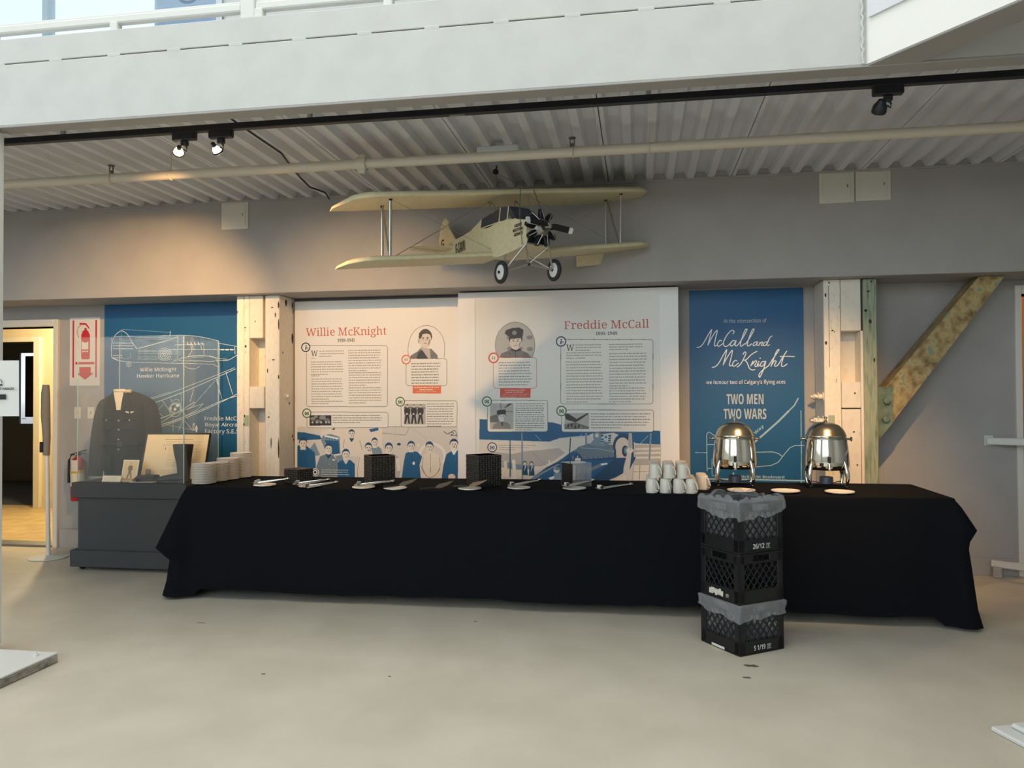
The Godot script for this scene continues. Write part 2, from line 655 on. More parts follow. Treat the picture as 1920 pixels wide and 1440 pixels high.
	["E",13,618,537,5,4],
	["E",8,522,480,23,23],
	["E",0,522,480,18,18],
	["P",8,512,474,532,474,532,489,512,489],
	["E",0,522,481,7,7],
	["E",8,522,481,5,5],
	["T",16,650,490,782,10,11.5,3.0,0.6],
]]
const MCC := [968, 897, 0, [
	["P",4,95,618,888,616,886,901,94,914],
	["P",1,96,567,421,581,472,594,888,618,888,676,785,671,690,626,584,637,498,645,451,650,421,666,95,657],
	["P",5,96,661,409,666,432,657,500,649,567,648,567,688,491,724,327,807,202,845,95,846],
	["P",21,96,732,156,711,244,721,309,707,382,702,450,693,477,715,418,756,372,775,281,771,202,781,95,773],
	["P",3,203,754,267,767,345,770,336,789,249,790,202,781],
	["P",21,780,678,890,675,888,836,765,837],
	["P",5,784,691,889,689,889,698,780,701],
	["P",5,784,709,889,706,889,716,779,718],
	["P",5,784,729,889,726,889,736,779,738],
	["P",5,783,766,889,764,889,773,779,776],
	["P",5,783,802,889,799,888,808,779,812],
	["P",5,775,766,889,764,888,827,770,831],
	["L",12,2.4,801,766,798,828],
	["L",12,1.9,774,793,888,790],
	["P",2,308,843,395,779,450,751,491,720,536,692,576,674,643,687,700,732,784,731,757,784,695,820,642,839,641,910,202,917,248,853],
	["P",1,336,834,418,779,463,758,513,746,687,741,686,803,642,839,335,852],
	["P",3,308,843,372,800,445,763,454,765,381,806,322,845],
	["P",2,588,831,696,736,784,731,757,762,695,803,664,839],
	["P",14,500,724,536,688,581,674,687,678,691,732,513,746],
	["P",1,432,761,509,711,531,710,536,719,454,756],
	["L",18,2.4,545,692,621,696,696,709],
	["L",2,1.9,553,733,562,746],
	["L",2,1.9,576,731,585,746],
	["L",2,1.9,598,729,607,746],
	["L",2,1.9,620,727,629,745],
	["L",2,1.9,643,725,651,745],
	["L",2,1.9,665,723,674,745],
	["P",5,585,634,603,627,594,647],
	["E",3,619,643,18,21],
	["E",5,617,638,8,9],
	["P",3,583,679,603,656,639,656,683,669,638,687],
	["E",2,639,638,6,4],
	["E",18,655,648,6,4],
	["E",2,671,659,6,4],
	["E",18,639,669,6,4],
	["E",2,656,644,6,4],
	["E",18,672,654,6,4],
	["E",2,639,664,6,4],
	["E",18,656,639,6,4],
	["E",2,672,649,6,4],
	["E",18,640,659,6,4],
	["E",2,656,669,6,4],
	["E",18,673,644,6,4],
	["E",2,640,654,6,4],
	["E",18,657,665,6,4],
	["E",2,673,639,6,4],
	["E",18,641,649,6,4],
	["E",2,731,682,45,52],
	["P",2,689,683,773,682,775,735,691,736],
	["E",13,727,687,31,41],
	["P",13,698,687,756,687,749,733,700,735],
	["E",2,738,705,14,24],
	["E",3,742,702,8,14],
	["P",21,754,627,767,627,770,687,766,709,751,707,750,687],
	["P",4,747,709,766,709,759,767,746,838,726,838,731,776,740,740],
	["E",5,758,702,15,12],
	["L",3,1.9,758,629,760,700],
	["P",5,691,827,739,807,739,838,695,838],
	["L",3,6.6,287,626,288,844],
	["L",2,4.7,234,661,233,844],
	["L",2,4.7,502,649,496,738],
	["L",3,8.5,570,627,570,679],
	["L",3,6.6,848,627,841,739],
	["P",0,242,749,251,744,258,753,260,835,246,835],
	["P",5,205,754,219,749,221,835,207,840],
	["P",4,202,822,235,824,234,844,197,845],
	["P",0,404,747,411,746,411,770,407,770],
	["P",5,416,752,422,752,418,765],
	["E",2,299,760,8,9],
	["E",13,299,763,6,7],
	["P",2,290,773,308,771,313,814,288,814],
	["P",0,300,772,306,772,295,800],
	["E",2,329,762,8,9],
	["E",13,329,765,6,7],
	["P",2,320,775,338,773,343,816,317,816],
	["P",0,330,774,336,774,324,802],
	["P",14,431,824,463,792,508,760,549,764,589,777,634,759,665,756,638,772,589,795,562,813,561,912,476,913,472,823,413,837],
	["P",4,513,764,524,769,521,840,510,841],
	["E",2,533,740,18,21],
	["E",0,533,744,12,17],
	["E",2,526,733,5,4],
	["E",2,538,733,5,4],
	["L",2,3.8,526,750,539,750],
	["L",2,1.9,531,756,536,756],
	["P",19,629,761,660,756,662,763,638,768],
	["P",19,404,824,431,815,440,821,413,835],
	["E",4,440,790,14,13],
	["P",14,427,788,441,776,459,783,454,792],
	["P",3,427,806,454,801,463,841,431,842],
	["S",18,1.4,346,635,373,662],
	["L",18,1.9,536,648,554,630],
	["L",18,1.9,802,673,837,638],
	["L",3,1.4,96,732,124,745],
	["L",3,1.4,336,716,391,770],
	["E",11,153,692,22,22],
	["E",0,153,692,18,18],
	["P",11,143,686,163,686,163,701,143,701],
	["E",0,153,693,7,7],
	["E",11,153,693,4,4],
	["T",12,183,682,359,1,9.4,2.0,1],
	["T",12,183,692,320,1,9.4,2.0,1],
	["T",12,183,702,261,1,9.4,1.7,1],
	["E",7,258,240,90,105],
	["E",21,258,240,88,103],
	["P",0,162,293,361,295,360,355,161,353],
	["E",21,194,181,14,9],
	["E",12,237,207,14,9],
	["E",21,281,232,14,9],
	["E",12,324,257,14,9],
	["E",21,237,280,14,9],
	["E",12,280,206,14,9],
	["E",21,324,231,14,9],
	["E",12,236,254,14,9],
	["E",21,279,279,14,9],
	["E",12,323,206,14,9],
	["E",21,236,229,14,9],
	["E",12,279,254,14,9],
	["E",21,322,279,14,9],
	["E",12,235,204,14,9],
	["P",22,188,293,196,275,236,260,283,261,314,274,332,295],
	["L",17,2.7,259,263,261,294],
	["P",17,236,260,246,252,283,253,285,263,262,268],
	["E",17,261,212,30,31],
	["E",13,261,225,26,35],
	["P",17,234,214,235,195,250,183,273,184,287,196,288,215,283,203,267,199,247,199,239,206],
	["L",17,2.3,245,215,256,215],
	["E",17,251,221,3,2],
	["L",17,2.3,266,216,277,215],
	["E",17,271,221,3,2],
	["L",12,1.9,262,222,265,232],
	["L",17,2.1,255,240,268,240],
	["P",12,279,226,286,222,280,242,273,252],
	["P",17,212,187,218,172,247,162,278,161,296,172,295,189,291,199,231,200],
	["P",17,232,197,294,195,288,208,236,211],
	["E",12,256,184,11,10],
	["L",17,2.2,230,273,238,280],
	["L",17,2.2,298,274,306,281],
	["P",0,172,293,343,295,351,299,354,307,354,420,350,427,342,431,171,430,163,426,160,418,160,304,164,296],
	["L",10,2.2,172,293,343,295,351,299,354,307,354,420,350,427,342,431,171,430,163,426,160,418,160,304,164,296,172,293],
	["E",10,161,294,24,24],
	["E",0,161,294,18,18],
	["E",12,156,297,3,3],
	["L",12,2.8,154,297,158,287],
	["E",12,165,297,3,3],
	["L",12,2.8,163,297,167,288],
	["T",12,184,314,334,9,12.4,4.2,0.9],
	["P",10,190,430,327,431,326,472,190,471],
	["T",0,211,437,305,1,10.8,3.3,1],
	["T",0,214,446,304,1,10.8,3.3,1],
	["T",4,203,456,318,1,10.8,2.3,1],
	["T",4,195,464,323,1,10.8,2.3,1],
	["P",0,142,483,393,485,400,487,402,494,402,613,399,619,392,622,141,623,135,620,132,613,133,493,135,486],
	["L",7,2.2,142,483,393,485,400,487,402,494,402,613,399,619,392,622,141,623,135,620,132,613,133,493,135,486,142,483],
	["P",21,144,496,250,497,249,611,143,611],
	["P",22,143,555,176,545,184,581,143,581],
	["P",12,152,611,160,591,187,579,213,579,234,591,238,611],
	["P",17,194,581,202,582,201,597,197,597],
	["E",17,198,550,16,17],
	["E",0,198,557,14,19],
	["P",17,183,551,184,541,192,534,205,534,213,541,213,551,210,545,201,542,190,543,186,547],
	["L",17,1.3,190,552,195,551],
	["E",17,193,555,2,1],
	["L",17,1.3,201,552,207,551],
	["E",17,204,555,2,1],
	["L",12,1.1,199,555,200,561],
	["L",17,1.2,195,566,202,565],
	["P",12,208,557,212,555,209,567,205,572],
	["P",17,174,537,179,527,213,524,217,540,210,546,176,546],
	["L",17,2.2,192,497,193,524],
	["L",17,2.2,213,532,250,534],
	["P",17,205,519,229,498,246,497,226,510],
	["E",8,130,488,23,23],
	["E",0,130,488,18,18],
	["P",8,120,481,140,481,140,497,120,496],
	["E",0,130,489,7,7],
	["E",8,130,489,5,5],
	["T",16,258,498,391,13,9.6,2.5,0.6],
	["L",7,2.2,472,217,850,224,857,227,860,234,858,492,855,499,848,502,470,501,463,498,460,490,462,228,465,220,472,217],
	["E",11,463,226,23,23],
	["E",0,463,226,18,18],
	["E",11,464,218,3,3],
	["L",11,5.8,464,223,462,235],
	["P",3,468,226,475,226,475,232,468,232],
	["T",15,527,241,643,3,11.8,3.7,0.6],
	["T",15,486,275,645,3,11.8,3.7,0.6],
	["T",15,485,315,647,15,12.5,3.9,0.6],
	["T",15,672,241,828,3,11.3,3.5,0.6],
	["T",15,672,281,835,12,12.8,4.0,0.6],
	["T",15,671,431,834,6,11.8,3.7,0.6],
	["P",0,473,527,851,528,858,531,860,537,860,613,857,619,851,622,472,623,466,620,463,614,463,537,466,530],
	["L",7,2.2,473,527,851,528,858,531,860,537,860,613,857,619,851,622,472,623,466,620,463,614,463,537,466,530,473,527],
	["P",21,477,540,584,540,583,610,476,611],
	["P",17,477,545,493,543,529,566,575,541,583,543,534,576,524,581,483,568,480,561],
	["P",22,476,589,524,581,583,601,583,610,476,611],
	["E",12,485,594,5,7],
	["E",17,493,597,5,7],
	["E",12,500,601,5,7],
	["E",17,508,594,5,7],
	["E",12,516,598,5,7],
	["E",17,523,601,5,7],
	["E",12,531,595,5,7],
	["E",17,539,598,5,7],
	["E",12,546,602,5,7],
	["E",8,463,531,23,23],
	["E",0,463,531,18,18],
	["P",8,453,524,473,524,473,540,453,540],
	["E",0,463,532,7,7],
	["E",8,463,532,5,5],
	["T",16,591,543,848,6,12.1,3.1,0.6],
]]
const BLR := [553, 1025, 1, [
	["S",19,4.9,36,289,52,286,69,268,90,231,106,205,110,203,101,239,91,278],
	["S",19,4.9,91,278,107,246,128,212,138,206,130,239,123,274,126,283,135,280],
	["S",19,4.9,159,259,151,255,140,268,138,280,146,285,166,270],
	["S",19,4.9,213,225,220,211,208,206,187,226,169,260,169,281,183,286,208,265],
	["S",19,4.9,224,258,213,258,201,272,203,284,215,280,229,258,223,278,229,285,241,275],
	["S",19,4.9,238,278,258,250,279,212,282,201,273,206,259,241,249,277,255,286,270,274],
	["S",19,4.9,272,278,292,250,313,213,316,201,307,207,293,242,283,277,289,286,304,275],
	["S",19,4.2,330,265,319,268,311,278,313,285,323,281,333,265,329,281,336,284],
	["S",19,4.2,338,286,345,267,342,277,355,266,357,271,351,284,361,283],
	["S",19,4.2,377,266,367,269,361,278,364,286,374,280,391,247,403,237],
	["S",19,4.2,392,245,378,279,382,286,390,280],
	["S",19,4.9,110,391,125,388,143,370,164,333,179,307,183,305,175,341,165,379],
	["S",19,4.9,165,379,181,348,202,314,211,308,204,341,196,376,199,385,208,382],
	["S",19,4.9,232,361,224,357,213,369,211,382,220,386,239,371],
	["S",19,4.9,261,328,269,316,276,321,264,351,247,379,233,391],
	["S",19,4.9,331,312,305,327,278,353,264,357],
	["S",19,4.9,269,356,280,367,292,397,305,406,318,404],
	["S",19,4.9,298,387,310,362,306,378,321,361,327,365,318,385,326,389,337,377],
	["S",19,4.9,339,362,330,382,335,388,345,380],
	["S",19,4.9,366,364,354,366,345,380,349,389,361,382,371,363,362,398,348,432,340,443,338,429,355,408,384,386],
	["S",19,4.9,384,386,403,356,430,316,435,306,424,313,410,349,396,389],
	["S",19,4.9,399,381,412,363,421,365,413,384,420,389,432,379],
	["S",19,4.9,432,379,457,337,472,314],
	["S",19,4.9,458,336,446,381,454,390,473,378],
	["S",19,4.9,438,341,470,340,508,342],
	["E",19,344,348,3,3],
	["L",18,3.5,81,732,81,913],
	["L",18,3.5,23,821,82,822],
	["L",18,3.5,81,736,83,724,93,717,110,729,148,760],
	["L",18,3.5,82,780,127,780],
	["L",18,3.5,81,900,101,900],
	["L",18,2.8,136,852,105,854,106,938,132,937],
	["L",18,9.1,311,769,373,714,427,665,478,612],
	["L",18,6.3,478,612,505,585,523,550],
	["L",18,3.5,536,609,536,804,533,1047],
	["L",18,4.2,311,818,398,815,429,824,446,839],
	["L",18,4.2,446,839,425,867,391,883,310,891],
	["L",18,4.2,446,839,462,818,482,794,506,783,556,782],
	["L",18,7.0,46,954,296,954,554,957],
	["L",18,7.0,209,919,210,955],
]]
const BLL := [875, 903, 1, [
	["S",19,2.2,56,160,250,161,439,161,543,173,625,193],
	["S",19,2.2,45,266,107,286,272,295,424,300,605,306],
	["S",19,2.7,96,130,64,150,43,188,40,241,45,268,91,285],
	["S",19,2.7,96,130,128,150,160,199,182,224],
	["S",18,1.6,96,124,361,145],
	["S",19,2.7,364,138,362,164],
	["S",19,2.7,187,222,282,201,366,180,408,166],
	["S",19,2.2,405,163,405,277],
	["S",19,2.2,545,201,545,263],
	["S",19,2.2,387,208,545,205],
	["S",19,2.7,625,193,628,292,623,666],
	["S",19,2.2,628,204,717,220,747,228],
	["S",19,2.2,356,229,628,234,707,236],
	["S",19,2.7,709,220,711,258],
	["S",19,2.7,727,260,671,288,625,287],
	["S",19,2.2,377,290,460,267,543,263,605,274,671,284],
	["S",19,2.2,460,269,481,235,470,204],
	["S",19,2.2,408,285,491,286,579,292,623,287],
	["S",19,2.2,434,309,460,324,496,328,522,315],
	["S",19,2.2,574,263,610,278,623,316,600,311],
	["S",18,1.6,491,186,481,171],
	["S",19,2.2,481,204,489,233],
	["S",19,2.2,527,210,535,234],
	["S",18,1.6,96,130,96,261,144,267,144,242],
	["S",19,2.2,46,193,160,194],
	["S",19,2.2,47,207,160,209],
	["S",19,2.2,47,222,160,223],
	["S",19,2.2,47,256,99,256],
	["S",19,2.2,47,268,99,268],
	["S",18,1.1,187,231,403,236],
	["S",18,1.1,187,238,403,243],
	["S",18,1.1,187,247,403,252],
	["S",18,1.1,187,262,403,267],
	["S",18,1.1,187,270,403,274],
	["S",18,1.1,187,277,403,282],
	["S",18,1.1,171,180,314,180],
	["S",18,1.1,171,168,314,168],
	["S",19,3.8,455,194,460,209],
	["S",19,3.8,475,195,480,209],
	["S",19,3.8,494,195,499,210],
	["S",19,3.8,514,195,519,210],
	["S",19,3.8,534,196,539,210],
	["S",18,1.6,419,294,543,291],
	["S",18,1.6,418,270,543,267],
	["S",18,1.6,418,275,543,272],
	["L",19,1.6,368,254,367,263,363,270,358,277,351,282,342,285,333,286,324,284,316,281,309,276,303,269,300,262,298,253,300,245,303,238,309,231,316,226,324,223,333,222,342,223,350,227,358,232,363,238,367,246,368,254],
	["L",19,2.2,358,254,358,260,355,266,351,270,346,274,340,276,333,277,327,276,321,274,315,270,311,265,309,259,308,254,309,248,311,242,315,237,321,234,327,232,333,231,340,232,346,234,351,238,355,243,357,248,358,254],
	["L",19,2.2,348,254,347,258,346,261,344,264,341,266,337,267,333,267,329,267,326,265,323,263,320,260,319,257,318,254,319,250,320,247,323,244,326,242,329,241,333,240,337,241,340,242,344,245,346,247,347,251,348,254],
	["L",19,2.7,339,254,339,255,339,257,338,258,336,259,335,259,333,260,332,259,330,259,329,258,328,257,327,255,327,254,327,252,328,251,329,250,330,249,332,248,333,248,335,248,336,249,338,250,339,251,339,252,339,254],
	["L",18,1.6,366,167,364,174,361,181,356,187,349,192,341,195,333,196,325,195,317,192,310,187,305,180,302,173,300,165],
	["L",18,1.6,355,166,354,172,352,176,349,181,344,184,339,186,333,186,327,185,322,183,317,180,314,176,312,171,311,166],
	["L",18,1.6,345,166,344,169,343,171,341,174,339,175,336,176,333,177,330,176,327,175,325,173,323,171,322,169,321,166],
	["L",19,2.2,149,302,148,306,145,310,141,312,136,313,131,312,127,310,125,306,124,301,124,297,127,293,131,291,136,290,141,291,145,293,148,297,149,302],
	["L",19,2.2,142,301,141,303,140,305,138,306,136,306,134,306,133,305,131,303,131,301,131,299,133,298,134,297,136,297,138,297,140,298,141,300,142,301],
	["P",19,635,232,653,232,653,238,635,238],
	["P",19,660,232,678,232,678,239,660,239],
	["P",19,684,232,702,233,702,239,684,239],
	["S",19,2.2,219,488,356,449,564,377,709,324],
	["S",19,2.7,251,504,440,440,666,350,712,331],
	["S",19,1.6,235,477,367,440],
	["S",19,2.2,241,595,409,540,543,500],
	["S",19,2.7,267,588,367,554],
	["S",19,2.7,267,628,445,571,625,498,727,451],
	["S",19,2.7,283,614,461,557,641,486,727,461],
	["S",19,2.2,610,377,643,479],
	["S",19,2.7,615,377,628,434],
	["S",19,2.7,662,345,699,456],
	["S",19,1.6,424,450,422,504],
	["S",19,2.2,491,428,471,490],
	["S",19,1.6,262,513,335,569],
	["S",19,2.2,320,482,380,559],
	["S",19,1.6,605,387,499,497],
	["S",19,1.6,262,569,325,504],
	["S",19,2.7,304,600,356,569,440,523,492,493],
	["S",19,2.2,315,602,388,585,502,533,541,501],
	["S",19,2.2,492,493,497,500,461,528],
	["S",19,2.7,437,578,487,634],
	["S",19,2.2,380,571,380,640],
	["S",19,2.2,440,571,409,633],
	["S",19,2.2,356,518,367,557,398,562,424,538,419,504],
	["S",19,2.2,377,490,388,480,408,480,419,504],
	["S",19,2.2,367,475,380,509],
	["S",19,1.6,351,605,476,628],
	["S",19,2.2,461,576,445,552,424,533],
	["E",18,393,521,34,27],
	["E",1,393,523,24,19],
	["E",19,403,509,8,8],
	["E",19,390,527,8,8],
	["E",19,367,522,6,6],
	["E",19,492,614,6,19],
	["E",1,493,614,3,12],
	["E",19,506,624,6,18],
]]

# ------------------------------------------------------------------ scene
var SPOT := 10.0
var DAY := 32.0
var SIDE := 9.0
var TOP := 22.0
func _ready():
	# camera: a phone held at 1.35 m, turned a little to the left of the wall's normal
	var cam := Camera3D.new()
	cam.name = "camera"
	cam.fov = rad_to_deg(2.0 * atan(720.0 / 1442.0))
	cam.near = 0.05
	cam.far = 200.0
	add_child(cam)
	cam.position = Vector3(0, 1.35, 6.25)
	cam.rotation_degrees = Vector3(0.92, 9.37, -0.3)
	cam.current = true
	# overcast sky seen through the windows, daylight through the glazed front of the hall behind the camera
	var we := WorldEnvironment.new()
	we.name = "environment"
	var env := Environment.new()
	env.background_mode = Environment.BG_SKY
	var sky := Sky.new()
	var sm := ProceduralSkyMaterial.new()
	sm.sky_top_color = Color(0.86, 0.93, 1.0)
	sm.sky_horizon_color = Color(0.95, 0.98, 1.0)
	sm.ground_bottom_color = Color(0.5, 0.5, 0.5)
	sm.ground_horizon_color = Color(0.95, 0.97, 0.98)
	sm.sky_energy_multiplier = 1.15
	sm.ground_energy_multiplier = 1.0
	sky.sky_material = sm
	env.sky = sky
	env.tonemap_mode = Environment.TONE_MAPPER_LINEAR
	env.tonemap_exposure = 1.0
	env.sdfgi_enabled = true
	env.ssao_enabled = true
	env.ssil_enabled = true
	we.environment = env
	add_child(we)
	area("daylight_hall_front", Vector3(-2.6, 3.9, 13.75), Vector2(7.0, 3.6), Vector3(0, 0, -1), Color(0.9, 0.96, 1.0), DAY)
	area("daylight_hall_side", Vector3(-7.7, 3.9, 8.5), Vector2(5.0, 3.2), Vector3(1, 0, 0), Color(0.93, 0.97, 1.0), SIDE)
	area("daylight_skylight", Vector3(-1.0, 6.5, 4.1), Vector2(9.0, 2.2), Vector3(0, -1, 0), Color(1.0, 0.98, 0.93), TOP)
	materials()
	shell()
	hall()
	mezzanine()
	vestibule()
	side_room()
	posts()
	wall_panels()
	wall_small()
	ceiling_things()
	airplane()
	display_case()
	table()
	table_ware()
	mugs()
	urns()
	crates()
	floor_things()

func area(nm, at, size, dir, col, e):
	var l := AreaLight3D.new()
	l.name = nm
	l.area_size = size
	l.light_color = col
	l.light_energy = e
	l.area_range = 60.0
	l.area_attenuation = 2.0
	l.shadow_enabled = true
	add_child(l)
	l.look_at_from_position(at, at + dir, Vector3.UP if absf(dir.y) < 0.9 else Vector3.BACK)
	return l

func materials():
	# concrete floor sealed with glossy pale paint
	var n1 := noise_img(3, 0.006, 5)
	var fl := tri_mat(tex_ramp(n1, [[0.0, "c8c1b1"], [0.35, "cdc6b6"], [0.55, "d0c9b9"], [1.0, "d6cfc0"]]), Vector3.ONE * 0.45, 0.3)
	var rn := noise_img(9, 0.02, 5)
	fl.roughness_texture = tex_ramp(rn, [[0.0, "585858"], [0.5, "6a6a6a"], [1.0, "848484"]])
	fl.roughness = 1.0
	fl.metallic_specular = 0.45
	bump(fl, noise_img(5, 0.03, 3), 0.06)
	M.floor = fl
	M.wall = tri_mat(tex_ramp(noise_img(11, 0.01, 4), [[0.0, "a3a09d"], [0.5, "a7a4a1"], [1.0, "aba8a5"]]), Vector3.ONE * 0.5, 0.75)
	M.white = mat("dedfdc", 0.5)
	M.beam = tri_mat(tex_ramp(noise_img(15, 0.012, 4), [[0.0, "c6c6c3"], [0.5, "cbcbc8"], [1.0, "cfcfcc"]]), Vector3.ONE * 0.6, 0.5)
	M.trim = mat("dcd9d0", 0.45)
	M.deck = tri_mat(tex_ramp(noise_img(21, 0.008, 4), [[0.0, "d3d6db"], [0.5, "d8dbe0"], [1.0, "dde0e5"]]), Vector3(0.6, 0.6, 0.25), 0.55)
	M.dark = mat("15171b", 0.5)
	M.track = mat("16191f", 0.45)
	M.pipe = mat("cfc6b6", 0.4)
	M.galv = mat("8c8e90", 0.4, 0.7)
	M.chrome = mat("d9d2c4", 0.06, 1.0)
	M.steel = mat("c9c8c4", 0.2, 1.0)
	M.black_plastic = mat("121418", 0.42)
	M.black_knob = mat("1a1b1d", 0.35)
	# old paint on timber: cream with dark chips, stretched along the grain
	var chip := noise_img(31, 0.03, 3)
	M.paint = tri_mat(tex_ramp(chip, [[0.0, "5b4a36"], [0.05, "7b6a50"], [0.07, "ddd4c4"], [0.3, "e7dfd0"], [0.7, "ece5d7"], [1.0, "e6ddcc"]]), Vector3(2.2, 0.9, 2.2), 0.55)
	bump(M.paint, chip, 0.12)
	M.paint_block = tri_mat(tex_ramp(noise_img(33, 0.02, 4), [[0.0, "a99a82"], [0.08, "dfd6c6"], [0.5, "e8e0d2"], [1.0, "e3dac9"]]), Vector3(1.4, 0.8, 1.4), 0.55)
	var gr := noise_img(37, 0.02, 5)
	M.green_wood = tri_mat(tex_ramp(gr, [[0.0, "5c6450"], [0.25, "86907a"], [0.5, "98a48d"], [0.7, "a5a58c"], [1.0, "8d9a84"]]), Vector3(3.5, 0.35, 3.5), 0.7)
	bump(M.green_wood, gr, 0.3)
	var pe := noise_img(41, 0.022, 6)
	M.peel = tri_mat(tex_ramp(pe, [[0.0, "5d5238"], [0.25, "8f7a50"], [0.4, "a38d60"], [0.58, "b39d6e"], [0.72, "bda878"], [0.74, "8d9578"], [0.85, "8a9580"], [1.0, "929c86"]]), Vector3(0.9, 0.8, 0.9), 0.75)
	bump(M.peel, pe, 0.25)
	M.green_plate = tri_mat(tex_ramp(noise_img(43, 0.02, 4), [[0.0, "4f5d4d"], [0.5, "6d7d69"], [1.0, "7b8a76"]]), Vector3.ONE, 0.6)
	var cl := noise_img(47, 0.12, 2, 256)
	M.cloth = tri_mat(tex_ramp(cl, [[0.0, "101216"], [1.0, "191b20"]]), Vector3.ONE * 4.0, 0.95)
	M.cloth.metallic_specular = 0.2
	M.case_grey = tri_mat(tex_ramp(noise_img(49, 0.2, 2, 256), [[0.0, "434446"], [1.0, "4c4d4f"]]), Vector3.ONE * 3.0, 0.8)
	M.china = mat("e9e4da", 0.22)
	M.mug = mat("e6e0d3", 0.3)
	M.wicker = mat("2a2622", 0.45)
	M.navy = tri_mat(tex_ramp(noise_img(51, 0.2, 2, 256), [[0.0, "13151a"], [1.0, "1a1d23"]]), Vector3.ONE * 5.0, 0.95)
	M.cream = mat("e7d9be", 0.8)
	M.fabric = tri_mat(tex_ramp(noise_img(53, 0.05, 3, 256), [[0.0, "cfc49b"], [0.5, "d8ceaa"], [1.0, "dfd6b6"]]), Vector3.ONE * 2.0, 0.55)
	M.silver = mat("c2bfb8", 0.35, 0.8)
	M.ink = mat("1c1d1f", 0.6)
	M.letter_white = mat("eef1f2", 0.5)
	M.letter_red = mat("c9553f", 0.5)
	M.letter_grey = mat("b9c4c8", 0.5)
	M.letter_pale = mat("9fc0d2", 0.5)
	M.red = mat("c2202c", 0.4)

# ------------------------------------------------------------------ the building
func shell():
	struct("floor", bx2(-11.0, 8.0, -0.2, 0.0, -0.16, 14.2), M.floor)
	# back wall under the mezzanine with two door openings
	var w = struct("wall_back")
	part("wall_face", bx2(-11.0, -6.16, 0.0, 2.2, -0.16, 0.0), M.wall, w)
	part("wall_face", bx2(-5.26, 2.80, 0.0, 2.2, -0.16, 0.0), M.wall, w)
	part("wall_face", bx2(3.70, 8.0, 0.0, 2.2, -0.16, 0.0), M.wall, w)
	part("wall_face", bx2(-6.16, -5.26, 2.01, 2.2, -0.16, 0.0), M.wall, w)
	part("wall_face", bx2(2.80, 3.70, 2.09, 2.2, -0.16, 0.0), M.wall, w)
	struct("wall_bulkhead", bx2(-11.0, 8.0, 2.195, 3.2, -0.16, 0.45, 0.004), M.wall)
	struct("trim_1", bx2(-11.0, 8.0, 2.94, 2.955, 0.45, 0.462), M.wall)
	struct("baseboard_left", bx2(-5.2, -4.40, 0.0, 0.17, 0.0, 0.018, 0.003), M.wall)
	struct("baseboard_right", bx2(1.75, 2.72, 0.0, 0.13, 0.0, 0.018, 0.003), M.wall)
	# door frames
	for d in [[-6.16, -5.26, 2.01, "door_1"], [2.80, 3.70, 2.09, "door_2"]]:
		var o = struct(d[3])
		part("jamb_trim", bx2(d[0] - 0.045, d[0], 0, d[2] + 0.065, -0.17, 0.03, 0.004), M.trim, o)
		part("jamb_trim", bx2(d[1], d[1] + 0.045, 0, d[2] + 0.065, -0.17, 0.03, 0.004), M.trim, o)
		part("head_trim", bx2(d[0], d[1], d[2], d[2] + 0.065, -0.17, 0.03, 0.004), M.trim, o)
		part("threshold", bx2(d[0], d[1], 0.0, 0.018, -0.17, 0.02, 0.004), M.galv, o)

